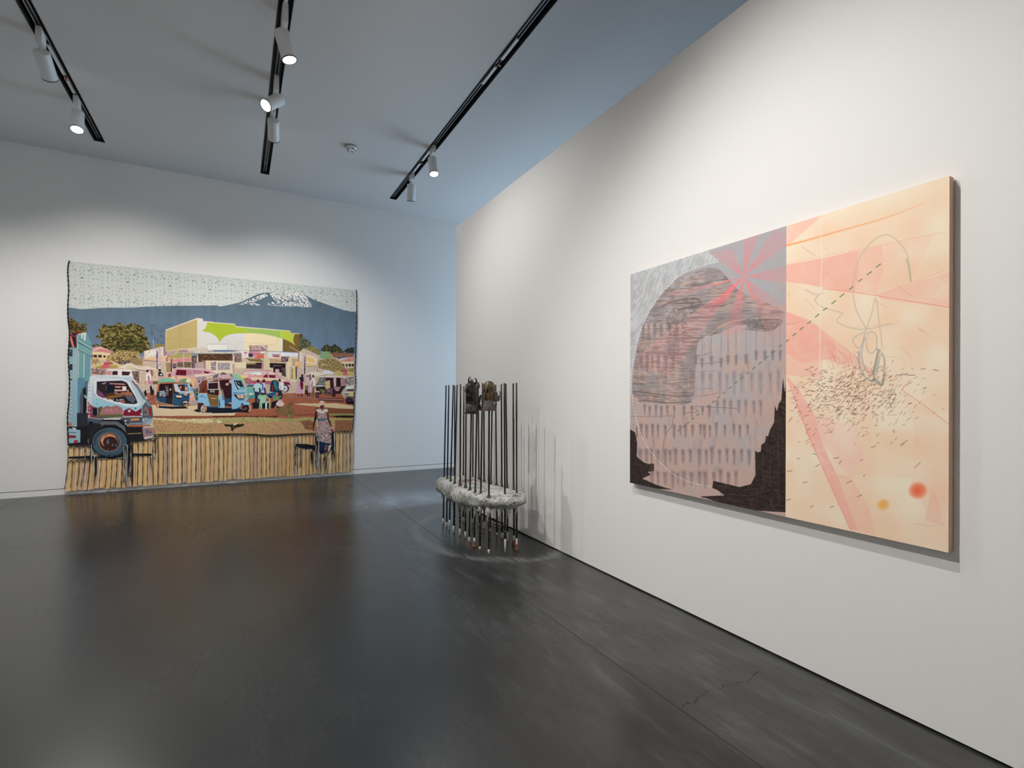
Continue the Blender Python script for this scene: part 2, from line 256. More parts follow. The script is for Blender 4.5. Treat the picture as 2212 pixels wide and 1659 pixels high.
    P(Q('C','1660 670 1960 670 1960 735 1660 735'),(206,116,124)); P(Q('C','1960 680 2212 690 2212 735 1960 735'),(226,216,210)); c.line(Q('C','1690 690 1930 715'),.8,(230,200,196)); c.region(Q('C','1610 745 1730 745 1730 850 1620 840'),[(40,26,30),(120,84,72)],[3,1],2.4,68)
    P(Q('C','1735 735 2180 730 2180 905 1735 905'),(180,128,146)); c.line(spl(Q('C','1880 800 1760 840 1760 880 1840 890')),.9,(232,214,220)); c.line(spl(Q('C','2100 750 2160 750 2150 800 2060 870')),.7,(232,214,220))
    c.line(spl(Q('C','1880 800 1850 780 1880 750 1900 770 1860 840 1900 830 1930 780 1930 850 1960 800 1980 850 2000 770 2000 850 2040 800 2040 850 2090 750 2080 850 2120 780 2100 760')),1.5,(224,92,36));c.line(spl(Q('C','1820 850 1900 830 2000 850 2090 830')),1.2,(224,92,36)); c.line(Q('C','1800 880 2060 860'),1.2,(224,92,36))
    P(Q('C','1520 870 1740 900 2050 915 2030 1000 1640 970'),(126,108,60)); P(Q('C','1990 900 2040 905 2030 950 2000 945'),(232,222,214)); P(Q('C','1540 1020 2010 1015 2000 1195 1545 1185'),(40,28,34)); c.region(Q('C','1550 1060 1990 1060 1990 1180 1550 1180'),[(40,28,34),(130,100,84),(60,40,44)],[5,1.4,2],2.2,69); P(Q('C','1540 1015 1830 1015 1815 1065 1545 1065'),(160,142,96))
    P(Q('C','2010 1010 2060 1010 2055 1200 2005 1200'),(186,140,150)); P(Q('C','2060 930 2212 930 2212 1200 2060 1200'),(196,172,120)); P(Q('C','2090 910 2155 910 2150 980 2090 980'),(60,40,44))
    # right wing of the shop
    P(Q('D','0 510 790 545 770 1180 0 1180'),(212,192,160)); P(Q('D','90 515 375 520 375 660 90 660'),(216,212,212)); P(Q('D','380 520 780 560 770 640 380 620'),(220,220,224)); P(Q('D','180 570 370 580 360 650 185 640'),(190,150,156)); P(Q('D','210 610 340 615 330 645 215 640'),(156,56,76)); c.line(Q('D','0 515 790 545'),.6,(128,96,96))
    c.region(Q('D','120 690 390 690 390 770 120 770'),[(224,196,150),(96,56,56),(206,150,120)],[4,2,2],2.2,71); c.region(Q('D','390 635 560 630 545 740 490 770 390 765'),[(60,34,44),(150,110,120),(210,196,190)],[4,3,1],3,72)
    P(Q('D','130 780 490 790 490 900 440 1000 400 920 220 900 130 880'),(40,24,28)); P(Q('D','210 840 400 840 395 1000 215 1000'),(46,26,32)); c.line(Q('D','210 1000 210 838 400 842'),.7,(200,160,156)); P(Q('D','260 920 340 920 350 1000 250 1000'),(206,164,160)); c.region(Q('D','390 880 490 890 500 1100 400 1060'),[(60,40,48),(120,96,104)],[3,1.5],2.4,73)
    P(Q('D','530 760 640 760 640 1170 540 1165'),(224,202,168)); P(Q('D','640 680 780 700 770 1100 640 1000'),(180,160,126)); P(Q('D','690 735 860 745 860 900 700 880'),(226,180,128)); P(Q('D','700 740 760 850 770 890 700 800'),(150,52,56)); P(Q('D','720 735 765 830 740 850 700 790'),(222,196,150));P(Q('D','695 860 760 880 740 890 695 880'),(60,30,34))
    c.region(Q('D','590 870 660 870 660 1160 580 1160'),[(206,176,152),(150,118,120),(226,204,176)],[3,2,2],3,74,2); P(Q('D','660 880 710 860 730 940 730 1160 640 1160 650 950'),(214,196,120)); P(Q('D','645 900 655 900 650 1150 635 1150'),(96,72,60));P(Q('D','655 860 700 850 690 900 660 900'),(220,216,214)); P(Q('D','715 890 745 890 745 1150 725 1150'),(62,36,48)); c.region(Q('D','745 890 860 890 860 1080 745 1050'),[(206,164,160),(226,204,180),(120,84,90)],[3,3,1],2.6,75)
    # SAWA boards
    P(Q('B','415 670 1000 530 1010 810 430 905'),(216,200,180)); P(Q('B','1000 520 1060 525 1065 800 1010 805'),(160,120,126)); text(c,'SAWA',Q('B','480 690')[0],Q('B','930 590')[0],11,1.9,(238,234,228)); c.line(Q('B','415 670 1000 528'),.6,(210,140,130))
    P(Q('B','420 910 760 860 770 950 640 950 420 930'),(226,180,130)); c.region(Q('B','270 820 420 820 420 920 280 920'),[(60,30,34),(214,196,190)],[2,3],3,76,.4); P(Q('B','930 830 1070 800 1060 960 930 970'),(226,186,140)); P(Q('B','1070 800 1165 800 1165 1010 1070 990'),(222,196,170)); P(Q('B','1075 900 1150 800 1160 830 1080 950'),(140,44,52)); P(Q('B','1080 960 1160 890 1160 920 1100 990'),(140,44,52))
    c.line(Q('B','390 930 395 1120'),.9,(190,160,130)); c.line(Q('B','415 940 760 980'),.9,(72,40,46))
    P(Q('B','1080 1020 1230 1020 1240 1300 1090 1290'),(158,132,96)); P(Q('B','1225 910 1260 910 1260 1290 1230 1300'),(70,34,40)); P(Q('B','1270 1030 1410 1030 1400 1180 1270 1190'),(170,120,150)); P(Q('B','1285 1050 1390 1050 1390 1180 1285 1180'),(66,44,66)); c.line(Q('B','1300 1085 1380 1085'),.8,(200,196,220)); c.line(Q('B','1300 1125 1380 1125'),.8,(200,196,220))
    c.region(Q('B','1420 1000 1840 990 1840 1160 1420 1160'),[(60,44,36),(120,104,62),(206,180,160),(90,56,60)],[4,3,2,2],3,77); P(Q('B','1595 740 1620 740 1620 1170 1600 1170'),(210,180,180)); c.region(Q('B','1840 800 2010 800 2010 1180 1840 1180'),[(40,34,36),(206,196,190),(150,50,60),(80,60,60)],[4,2,1,2],3,78); c.line(Q('B','1830 780 2010 790 2010 1000'),.9,(222,210,170)); c.line(Q('B','1835 780 1835 1180'),.8,(210,200,160))
    c.region(Q('B','1940 1030 2212 1030 2212 1190 1950 1190'),[(170,150,160),(214,180,160),(110,80,84)],[3,3,1],3,79)
    P(Q('B','770 570 900 570 920 1100 860 1210 770 1100'),(206,190,190)); c.region(Q('B','770 570 920 580 930 1200 770 1200'),[(196,172,176),(226,214,206),(150,112,130)],[3,3,1.6],3,80,2.4); c.line(Q('B','820 680 812 900 822 1210'),1.7,(44,20,24))
    P(Q('D','800 525 1205 655 1200 820 960 780 800 740'),(222,206,186)); text(c,'SAWA',Q('D','865 590')[0],Q('D','1150 685')[0],10,1.9,(238,178,56)); P(Q('D','775 530 805 530 800 740 770 740'),(160,124,128))
    P(Q('D','970 780 1200 840 1180 870 960 860'),(226,190,130)); c.line(Q('D','970 865 1200 850'),.8,(66,36,40)); c.line(Q('D','1215 860 1215 990'),1,(150,124,86)); c.region(Q('D','1205 770 1290 830 1260 860 1200 830'),[(220,214,214),(70,50,54)],[3,2],2.6,81)
    c.region(Q('D','865 560 965 570 960 1030 860 1030'),[(206,182,182),(228,214,206),(160,124,140)],[3,3,1.6],3,82,2.4); P(Q('D','925 620 940 620 935 1030 910 1030'),(50,24,28))
    # right background: roofs, trees, umbrellas
    P(Q('D','1290 515 1490 520 1560 680 1440 690 1250 670 1300 610'),(128,158,112)); 
    for x in range(1320,1500,34): c.line([q('D','%d 530'%x)[0],q('D','%d 670'%(x+40))[0]],.35,(156,180,136))
    c.region(Q('D','1510 560 1640 535 1740 560 1860 545 2040 580 2040 640 1800 660 1580 660'),[(140,92,72),(100,60,44),(176,130,108)],[4,2,2],3,84,.6); P(Q('D','1660 655 1920 640 1760 690 1680 690'),(60,90,110)); P(Q('D','1680 690 1900 650 1760 700'),(206,210,214))
    P(Q('D','1700 760 1940 650 2045 630 2045 750 1960 745'),(206,146,140)); P(Q('D','1790 740 1960 680 1985 740'),(204,118,120)); P(Q('D','1760 750 2045 745 2045 900 1830 850'),(216,196,150)); 
    for s in ('1780 805 1825 800 1825 850 1790 850','1855 805 1900 805 1900 860 1860 860','1920 800 1980 800 1980 860 1920 860','1995 800 2045 805 2045 860 1995 860'): P(Q('D',s),(62,40,38))
    c.region(Q('D','1240 720 1400 690 1600 680 1700 740 1830 850 1850 920 2045 890 2045 990 1700 960 1560 1000 1350 920 1250 900 1230 800'),[(156,134,84),(190,164,106),(98,78,48),(66,44,38)],[4,4,2.4,1.4],3.6,85,.6,0,1,1)
    c.region(Q('D','1300 810 1460 810 1450 830 1310 830'),[(216,216,220),(150,130,90)],[3,2],2.2,86)
    P(Q('D','960 1040 1040 990 1160 975 1300 1010 1340 1050 1150 1080 960 1070'),(222,206,188)); P(Q('D','1310 1000 1400 940 1480 945 1600 1000 1560 1040 1330 1030'),(220,214,212)); P(Q('D','1600 1010 1720 940 1840 930 2045 1010 2045 1090 1900 1070 1640 1060'),(192,170,104)); P(Q('D','1740 935 1860 932 1900 985 1880 1000 1730 975'),(170,74,88)); P(Q('D','1800 1000 1890 1000 1920 1060 1790 1060'),(196,100,104))
    # maroon cars behind
    def car(k,body,glass): P(Q(k,body),(196,142,156)); P(Q(k,glass),(98,26,40))
    P(Q('B','1200 1470 1330 1200 1420 1180 2212 1210 2212 1470 1500 1560 1220 1480'),(202,156,166)); P(Q('B','1360 1385 1410 1220 1690 1240 1690 1400'),(98,24,36)); P(Q('B','1700 1240 1830 1230 1880 1370 1720 1390'),(180,130,140)); P(Q('B','1870 1240 2180 1240 2180 1340 1900 1360'),(174,124,136)); c.line(Q('B','1330 1195 1420 1180 2212 1215'),1,(226,206,212)); P(Q('B','1230 1470 1260 1430 1900 1440 1500 1500 1250 1500'),(226,190,140)); c.ell(q('B','1385 1460')[0],1.4,1.4,(120,30,40))
    P(Q('C','0 1210 420 1230 640 1330 560 1400 0 1420'),(202,156,166)); P(Q('C','0 1240 230 1250 230 1340 0 1350'),(178,128,138)); P(Q('C','280 1260 480 1310 400 1340 290 1330'),(110,30,44)); P(Q('C','0 1370 620 1330 400 1400 0 1440'),(222,200,180))
    P(Q('F','760 130 800 30 900 0 1500 0 1720 110 2000 250 2120 420 2080 500 1900 520 860 420 800 300'),(206,160,168)); P(Q('F','780 130 860 30 1400 20 1420 130 1300 200 900 190'),(214,190,176)); P(Q('F','1320 120 1440 110 1460 190 1320 190'),(112,32,44)); P(Q('F','1480 120 1660 130 1650 200 1490 195'),(112,32,44)); P(Q('F','1460 40 1560 40 1680 110 1480 100'),(224,206,176)); P(Q('F','980 190 1660 210 1940 240 1900 300 900 250'),(226,200,160)); P(Q('F','850 270 1600 280 1560 370 860 350'),(168,90,108)); P(Q('F','1880 300 2020 320 2060 390 1880 370'),(120,34,48)); c.line(Q('F','800 30 900 2 1500 2 1720 110'),1.1,(190,130,150))
    P(Q('F','860 370 1500 380 1520 560 900 470'),(196,166,140))
    c.ell(q('F','1920 480')[0],8.0,8.6,(48,34,42)); c.ell(q('F','1910 485')[0],5.6,6.6,(218,214,216)); c.ell(q('F','1905 485')[0],1.5,1.6,(60,50,60))
    for k in range(6): a=k*1.05; c.ell((q('F','1910 485')[0][0]+math.cos(a)*3.6,q('F','1910 485')[0][1]+math.sin(a)*4.3),.8,1,(70,60,70))
    P(Q('F','2000 260 2212 280 2212 480 2120 470 2100 380'),(204,184,154)); P(Q('F','2060 260 2212 280 2212 300 2060 290'),(226,216,210))
    # parasols
    P(Q('F','900 240 940 110 1060 40 1200 20 1310 60 1400 110 1300 200 1100 170 1000 190'),(222,150,148)); P(Q('F','980 90 1100 30 1250 30 1330 110 1250 120 1150 100 1040 130'),(206,222,212)); P(Q('F','1080 90 1200 60 1300 110 1200 130'),(230,226,222))
    P(Q('E','220 380 300 290 440 230 620 225 760 270 830 330 700 340 500 350 340 370'),(120,186,156)); c.line(Q('E','220 378 340 365 480 350 800 335'),.8,(84,152,126)); P(Q('E','900 330 1080 250 1200 230 1330 270 1400 340 1280 380 1100 370'),(98,150,110)); P(Q('E','1120 350 1150 240 1230 230 1310 290 1290 350 1200 370'),(222,208,170)); c.line(Q('E','900 330 1040 255 1150 230'),.9,(206,130,90))
    P(Q('F','480 110 640 90 760 160 860 330 880 420 780 300 700 220 520 210'),(140,188,150)); P(Q('F','700 130 860 140 900 250 820 250'),(226,200,120)); P(Q('F','800 220 880 200 870 280 840 300'),(196,110,60))
    P(Q('F','0 190 150 90 280 40 360 60 460 100 540 190 460 210 200 200 0 240'),(206,166,164)); P(Q('F','0 150 150 80 120 190 0 210'),(96,100,104)); P(Q('F','190 80 270 50 360 90 340 120 280 110 220 130'),(94,98,102)); P(Q('F','430 90 500 110 530 190 490 180'),(110,106,104))
    P(Q('E','1440 280 1650 200 1740 220 1600 300 1460 300'),(206,206,206)); c.region(Q('E','1400 230 1700 180 1740 240 1560 310 1480 330'),[(90,90,96),(214,208,204),(60,40,50)],[3,3,1],3,91,.5,-.4)
    P(Q('B','170 1200 380 1130 560 1120 760 1180 810 1230 600 1220 480 1250 260 1230'),(224,204,182)); c.line(Q('B','170 1205 270 1235 480 1250 620 1225'),.9,(60,40,44))
    # people upper-left market
    P(Q('B','480 1330 540 1280 600 1300 640 1370 640 1560 470 1560'),(226,212,206)); c.ell(q('B','525 1265')[0],2.6,3,(50,28,36)); P(Q('B','540 1420 570 1420 600 1580 570 1570'),(110,40,40)); P(Q('B','540 1570 690 1570 690 1660 540 1660'),(196,136,160)); P(Q('B','460 1560 500 1550 480 1659 440 1659'),(206,140,140))
    P(Q('B','850 1290 930 1285 1010 1370 1000 1420 860 1420'),(46,36,42)); c.ell(q('B','895 1240')[0],3.0,2.6,(40,32,38)); c.ell(q('B','940 1370')[0],2.6,2,(206,206,206)); P(Q('B','860 1440 1060 1430 1060 1490 860 1500'),(206,150,160)); P(Q('B','780 1230 800 1230 810 1480 780 1450'),(226,200,150)); P(Q('B','610 1230 680 1230 700 1400 640 1400'),(150,96,110)); P(Q('B','660 1480 830 1470 830 1550 680 1560'),(222,180,170)); P(Q('B','1150 1350 1240 1330 1220 1440 1150 1450'),(150,60,60)); P(Q('B','690 1570 860 1570 840 1659 690 1659'),(116,96,56)); P(Q('B','1830 1480 1960 1460 2060 1620 1830 1659'),(222,170,130))
    # earth
    P(Q('P','330 872 400 866 470 862 560 858 640 850 700 846 768 858 768 940 330 940'),(166,98,72)); P(Q('3','980 380 1180 380 1180 500 990 500'),(168,98,78)); P(Q('3','960 400 1200 405 1200 540 1100 520'),(162,94,74))
    c.region(Q('P','560 850 768 848 768 930 560 930'),[(158,92,66),(170,100,76)],[1,1],9,95,.4)
    P(Q('E','0 1040 250 1030 700 1060 1200 1060 1500 1040 2212 1280 2212 1365 1500 1360 900 1365 0 1370'),(216,192,158)); c.specks(Q('E','100 1150 1400 1100 2100 1300 2100 1340 100 1350'),(176,150,116),120,.4,2,96)
    P(Q('F','0 1130 550 1130 620 1120 560 1200 0 1200'),(222,198,160)); P(Q('E','100 1360 700 1365 1000 1355 1500 1365 2212 1350 2212 1420 1400 1440 900 1460 600 1440 100 1410'),(150,86,66))
    P(Q('F','0 1210 1000 1205 1500 1215 1760 1200 1700 1260 900 1250 200 1260 0 1270'),(112,54,42))
    P(Q('G','210 460 430 430 1000 435 1500 430 1980 510 1980 610 1640 600 1300 560 1000 545 700 510'),(214,188,146)); c.specks(Q('G','500 450 1900 480 1900 590 700 500'),(180,150,110),90,.35,1.6,97); c.line(Q('G','750 500 840 508'),.5,(90,70,50))
    for s in ('100 210 900 215 1660 250 1990 330 1990 500 1600 450 1100 420 900 330'): pass
    c.line(Q('G','60 240 560 250 900 300 1600 330 1980 400'),2.6,(150,110,118),.8); c.line(Q('G','900 270 1500 290 1700 300'),1.2,(46,24,24)); c.line(Q('G','940 330 1300 350 1700 360'),1.6,(50,26,26)); c.line(Q('G','1200 385 1700 400'),1,(60,32,28)); c.line(Q('G','1000 215 1640 215'),3,(150,90,66)); c.line(Q('D','640 1490 660 1510 440 1490'),.5,(190,150,150))
    P(Q('G','840 560 1990 600 1990 760 1400 740 840 700'),(128,78,54)); c.line(Q('G','200 790 700 770 1500 770'),1.5,(120,60,44)); P(Q('G','1250 740 1990 735 1990 800 1500 810 1270 790'),(150,140,84)); P(Q('G','1300 810 1700 790 1990 800 1990 850 1500 850'),(34,26,22)); P(Q('G','1500 850 1990 850 1990 890 1400 880'),(110,64,46))
    # verge
    c.region(Q('E','0 1400 100 1415 700 1440 1000 1460 1500 1440 2212 1420 2212 1700 0 1700'),[(220,206,164),(206,190,130),(190,176,120)],[5,3,2],6,101,.35,0,1,1); 
    c.region(Q('F','0 1270 400 1250 900 1240 1300 1240 1800 1260 2212 1300 2212 1400 1300 1400 800 1380 0 1440'),[(184,174,112),(150,140,88),(206,190,140),(100,88,54)],[5,3,2,1.2],4,102,.35,0,1,1.2)
    c.region(Q('G','0 900 300 880 600 850 900 850 1300 860 1990 880 1990 970 0 980'),[(176,164,100),(150,134,84),(200,184,130)],[5,3,1],4,103,.35,0,1,1)
    c.region(Q('P','330 914 400 917 480 912 620 911 766 910 766 940 330 940'),[(204,150,116),(174,116,86),(210,190,138),(108,62,48),(176,168,104)],[5,3,3,1.5,2.6],4.6,104,.5,.3,1,1.6)
    c.region(Q('3','1160 700 1500 720 1880 760 1880 870 1190 870'),[(198,148,112),(176,116,84),(208,192,130),(160,150,90),(70,50,36)],[5,3,3,2.2,.9],4,105,.4,0,1,1.4)
    c.region(Q('P','724 908 766 907 766 931 724 933'),[(150,100,70),(110,66,44),(180,134,98)],[3,3,2],2.2,106,.6,.8)
    c.region(Q('F','300 1430 560 1440 700 1420 860 1430 760 1500 620 1520 520 1620 470 1580 480 1500 330 1490'),[(34,28,22),(80,72,44)],[4,1.4],4,107,.6,0,1,1); P(Q('F','560 1400 700 1390 640 1440 540 1470'),(210,200,160)); P(Q('F','110 1300 250 1360 200 1400 110 1400'),(212,204,168))
    c.region(Q('G','400 960 700 930 800 1000 780 1230 560 1200 480 1060'),[(150,100,72),(86,46,34),(186,132,96)],[3,3,2],3,108,1,.5,1,1.2)
    c.region(Q('P','330 934 480 935 570 936 590 940 680 936 700 934 700 941 330 941'),[(166,158,92),(184,172,110)],[1,1],3,109); c.specks(Q('P','335 908 690 908 690 934 335 934'),(84,48,36),170,.5,2,110,.8,1)
    c.specks(Q('P','335 900 760 900 760 934 335 934'),(210,180,140),240,.45,2.4,111,1.2,.6)
    # dark far ute at right, tuk-tuk dark
    P(Q('D','1180 1300 1250 1130 1320 1095 1800 1090 1860 1130 1870 1300 1800 1400 1740 1480 1500 1500 1240 1480 1180 1380'),(60,34,38)); P(Q('D','1280 1090 1500 1075 1830 1090 1860 1150 1840 1160 1800 1115 1420 1110 1300 1110'),(218,206,200)); P(Q('D','1735 1120 1840 1130 1865 1300 1750 1310'),(170,128,128)); P(Q('D','1580 1120 1640 1115 1640 1320 1590 1310'),(206,198,190)); P(Q('D','1505 1130 1580 1120 1590 1330 1510 1330'),(70,26,32)); P(Q('D','1645 1120 1740 1120 1745 1300 1650 1300'),(52,28,30)); P(Q('D','1400 1200 1500 1170 1510 1350 1400 1370'),(196,178,120))
    c.region(Q('D','1200 1230 1270 1110 1400 1100 1400 1270 1220 1290'),[(50,40,44),(170,170,150),(206,210,206)],[4,1.6,1.4],3,113,.5,-.8); P(Q('D','1190 1290 1390 1290 1400 1310 1190 1320'),(206,214,214)); P(Q('D','1260 1370 1400 1400 1380 1490 1330 1480'),(112,112,60)); P(Q('D','1580 1330 1750 1320 1700 1420 1640 1420'),(170,130,134)); c.region(Q('D','1400 1370 1560 1350 1560 1480 1420 1480'),[(60,36,40),(190,150,160)],[3,1.4],2.6,114,2)
    c.ell(q('D','1215 1500')[0],3.8,7.2,(50,28,32)); c.ell(q('D','1212 1510')[0],1.3,3,(150,120,126)); c.ell(q('D','1590 1520')[0],4,3,(52,32,34)); P(Q('D','1170 1440 1250 1410 1280 1450 1200 1450'),(196,170,166))
    for i,(y) in enumerate(range(1130,1310,26)): c.line([q('D','1592 %d'%y)[0],q('D','1632 %d'%(y+14))[0]],.5,(90,80,84))
    # pale pick-up at right edge
    P(Q('D','1760 1470 1800 1380 1850 1340 2040 1290 2040 1480 2040 1640 1860 1600 1780 1520'),(176,166,150)); P(Q('D','1880 1370 2040 1370 2040 1420 1890 1420'),(84,60,62)); P(Q('D','1930 1470 2040 1465 2040 1535 1935 1535'),(212,184,106)); c.line(Q('D','1800 1460 2040 1450'),1,(222,222,216)); P(Q('D','1840 1480 1930 1480 1930 1500 1840 1500'),(70,52,50)); P(Q('D','1850 1530 2040 1545 2040 1659 1900 1659'),(120,92,96)); c.ell(q('G','1850 350')[0],8,8,(40,26,30)); c.ell(q('G','1840 310')[0],5,5.5,(110,90,100)); c.ell(q('G','1840 310')[0],4,4.4,(52,36,42)); P(Q('G','1760 380 1990 370 1990 470 1850 440'),(34,22,24)); P(Q('D','1860 1320 2040 1290 2040 1370 1860 1380'),(206,212,204))
    c.region(Q('D','1860 1120 2045 1090 2045 1280 1960 1290 1870 1240'),[(206,200,190),(60,44,50),(150,130,130)],[3,3,1],3,115,1.4)
    # white people at road
    P(Q('D','760 1210 830 1190 890 1220 900 1350 920 1470 740 1490 750 1350'),(202,152,176)); P(Q('D','825 1190 890 1200 900 1370 850 1390 825 1300'),(96,32,48)); c.ell(q('D','850 1160')[0],2.4,3,(60,40,44)); c.ell(q('D','850 1140')[0],2.6,1.6,(206,206,196)); P(Q('D','765 1490 790 1490 780 1540 765 1540'),(54,26,28)); P(Q('D','845 1490 870 1490 870 1555 850 1550'),(54,26,28)); P(Q('D','895 1320 940 1300 920 1480 900 1480'),(214,204,168))
    P(Q('D','800 1110 880 1080 900 1110 910 1200 860 1200 810 1150'),(42,34,42)); c.ell(q('D','870 1065')[0],2.6,2.6,(48,36,40)); P(Q('D','905 1040 950 1040 950 1250 905 1200'),(196,160,150)); P(Q('D','920 1220 1040 1200 1050 1290 930 1290'),(206,170,160)); P(Q('D','930 1300 1020 1290 1010 1410 930 1400'),(112,102,56)); P(Q('D','930 1400 1020 1400 1030 1500 930 1490'),(62,32,40))
    P(Q('D','1060 1150 1110 1110 1160 1130 1180 1300 1100 1310 1060 1250'),(222,206,206)); c.ell(q('D','1120 1080')[0],2.3,2.9,(56,40,44)); P(Q('D','1005 1310 1120 1310 1110 1450 1000 1460'),(204,158,182)); P(Q('D','1110 1310 1160 1310 1130 1550 1080 1550'),(112,102,56)); P(Q('D','1090 1220 1110 1200 1100 1300 1080 1320'),(110,40,40)); P(Q('D','970 1110 1010 1090 1020 1200 980 1200'),(200,190,206)); c.ell(q('D','990 1080')[0],2,2.4,(100,50,50)); P(Q('D','975 1480 1000 1480 1000 1545 980 1540'),(44,28,30)); P(Q('D','1030 1460 1050 1470 1045 1540 1025 1540'),(44,28,30))
    P(Q('D','1020 1040 1060 1030 1080 1170 1040 1180'),(130,80,90)); P(Q('D','1200 1130 1240 1110 1230 1220 1180 1230'),(196,170,110))
    # tuk-tuk dark blue
    P(Q('E','230 1060 350 1060 700 1080 1180 1060 1180 1140 700 1150 300 1120'),(30,36,48)); P(Q('E','260 650 290 440 360 370 700 340 860 350 1200 390 1230 400 1240 640 1240 900 1180 1060 760 1050 240 920 240 780'),(38,40,52)); P(Q('E','250 640 280 430 350 370 500 350 850 340 1180 375 1190 395 760 385 360 400 320 480 320 650'),(176,112,78)); P(Q('E','330 420 740 410 740 820 530 830 400 780'),(44,22,26))
    P(Q('E','760 700 1250 690 1230 950 1170 1040 770 1040'),(44,82,112)); P(Q('E','240 800 530 810 530 970 330 960 240 890'),(44,74,104)); P(Q('E','765 400 1240 400 1260 640 900 660 800 620'),(196,196,204)); P(Q('E','860 425 1190 410 1220 620 960 620'),(54,44,52)); P(Q('E','1090 420 1190 410 1220 610 1100 600'),(92,140,170)); c.line(Q('E','775 410 890 640 1240 650'),1.2,(214,206,204)); c.line(Q('E','830 400 960 620'),2,(200,200,206))
    P(Q('E','820 750 1000 750 1000 815 850 810'),(222,188,154)); P(Q('E','790 760 820 750 850 815 1000 820 1000 850 850 850'),(34,34,40)); P(Q('E','1070 700 1165 700 1165 750 1070 745'),(226,172,120)); P(Q('E','1000 760 1200 760 1200 820 1010 810'),(40,66,90)); c.line(Q('E','745 400 745 1050'),1.2,(150,106,78)); P(Q('E','930 670 1230 650 1230 690 930 700'),(180,196,206))
    c.region(Q('E','330 620 480 600 530 700 520 790 330 770'),[(44,66,96),(190,196,206),(206,176,140)],[3,3,1],2.6,117); c.region(Q('E','520 450 600 470 600 760 540 760'),[(44,34,40),(170,170,176)],[3,2],2.6,118,2); P(Q('E','640 560 690 540 680 600 640 600'),(232,206,140)); P(Q('E','1100 500 1160 500 1160 600 1100 600'),(226,160,110)); c.ell(q('E','1135 470')[0],1.4,2,(50,30,34)); P(Q('E','940 470 1000 470 990 550 940 550'),(206,120,80))
    c.ell(q('E','290 1030')[0],4.3,6.4,(30,26,34)); c.ell(q('E','290 1040')[0],3.2,5.4,(214,146,106)); c.line(Q('E','240 860 340 960 540 1000 760 1040'),1.2,(196,160,120)); c.ell(q('E','1090 960')[0],9,6.5,(40,62,86)); P(Q('E','1030 950 1120 910 1210 950 1200 970 1040 975'),(200,176,156)); c.ell(q('E','1120 1050')[0],5.6,5.6,(34,28,36)); P(Q('E','1120 1000 1180 1000 1180 1110 1130 1110'),(176,156,116)); P(Q('E','1060 1020 1110 1030 1110 1080 1060 1070'),(206,126,90)); P(Q('E','1010 900 1060 870 1100 890 1040 960'),(48,72,98))
    # woman vendor
    c.ell(q('E','1285 440')[0],3.1,3.8,(84,46,40)); P(Q('E','1230 520 1290 490 1350 530 1390 590 1300 620 1240 600'),(120,166,196)); P(Q('E','1240 700 1330 690 1380 790 1390 980 1340 1030 1220 1000'),(206,146,120)); c.specks(Q('E','1240 700 1380 700 1400 1000 1230 1000'),(232,214,196),40,.6,4,121,1.9,.3); c.region(Q('E','1330 560 1500 540 1500 900 1420 900 1380 740'),[(34,50,60),(60,110,120),(206,176,110),(120,160,190)],[4,2,1,1.2],2.6,122); c.region(Q('E','1300 880 1480 900 1480 1040 1220 1040'),[(190,150,150),(206,176,160),(110,70,70),(150,190,200)],[3,3,1.4,1],2.6,123); P(Q('E','1290 300 1400 270 1460 350 1450 520 1380 540 1330 480 1280 400'),(226,176,130)); c.region(Q('E','1380 300 1480 330 1500 520 1380 540'),[(206,150,150),(230,210,150),(120,90,130)],[3,2,1.6],2.6,124); c.region(Q('E','1480 320 1560 300 1540 560 1480 540'),[(90,70,100),(206,180,190)],[3,2],3,125,2)
    # tuk-tuk light blue
    SK=(136,184,212)
    P(Q('E','1350 1200 1480 1150 1560 1260 1450 1240'),(28,26,34)); P(Q('E','1480 1050 2212 1110 2212 1280 1700 1260 1480 1200'),(30,34,48)); P(Q('F','0 990 700 1000 980 1100 960 1130 700 1110 500 1130 0 1140'),(28,32,44))
    P(Q('E','1510 680 1560 400 1620 300 1760 290 1770 680'),(116,60,44)); P(Q('E','1600 620 1640 540 1700 500 1660 420 1720 450 1710 560 1680 660 1600 660'),(80,44,30)); P(Q('E','1500 700 1760 700 1850 1060 2100 1090 2110 1110 1750 1080 1620 980 1550 980 1520 1060 1480 1050'),SK); P(Q('E','1750 1060 2110 1090 2110 1110 1760 1100'),(58,104,140))
    P(Q('E','1760 700 1830 690 2100 740 2100 1100 1850 1060'),(118,92,56)); P(Q('E','1870 820 2050 830 2040 860 1890 850'),(186,150,100)); c.line(Q('E','1860 960 1900 1040 2100 1050'),.5,(160,130,90)); P(Q('E','1770 600 2110 590 2110 740 1900 720 1770 690'),(46,24,30)); P(Q('E','1830 600 1960 600 1990 600 1970 700 1930 620 1880 680'),(160,160,140)); P(Q('E','1770 350 2110 290 2110 600 1770 600'),(50,26,30)); c.line(Q('E','1785 370 2090 350 2090 570 1785 570 1785 370'),1.7,(222,220,222)); c.line(Q('E','1620 300 2110 235 2212 240'),1.5,(196,140,106)); P(Q('E','1620 290 2212 220 2212 250 1640 310'),(160,110,106))
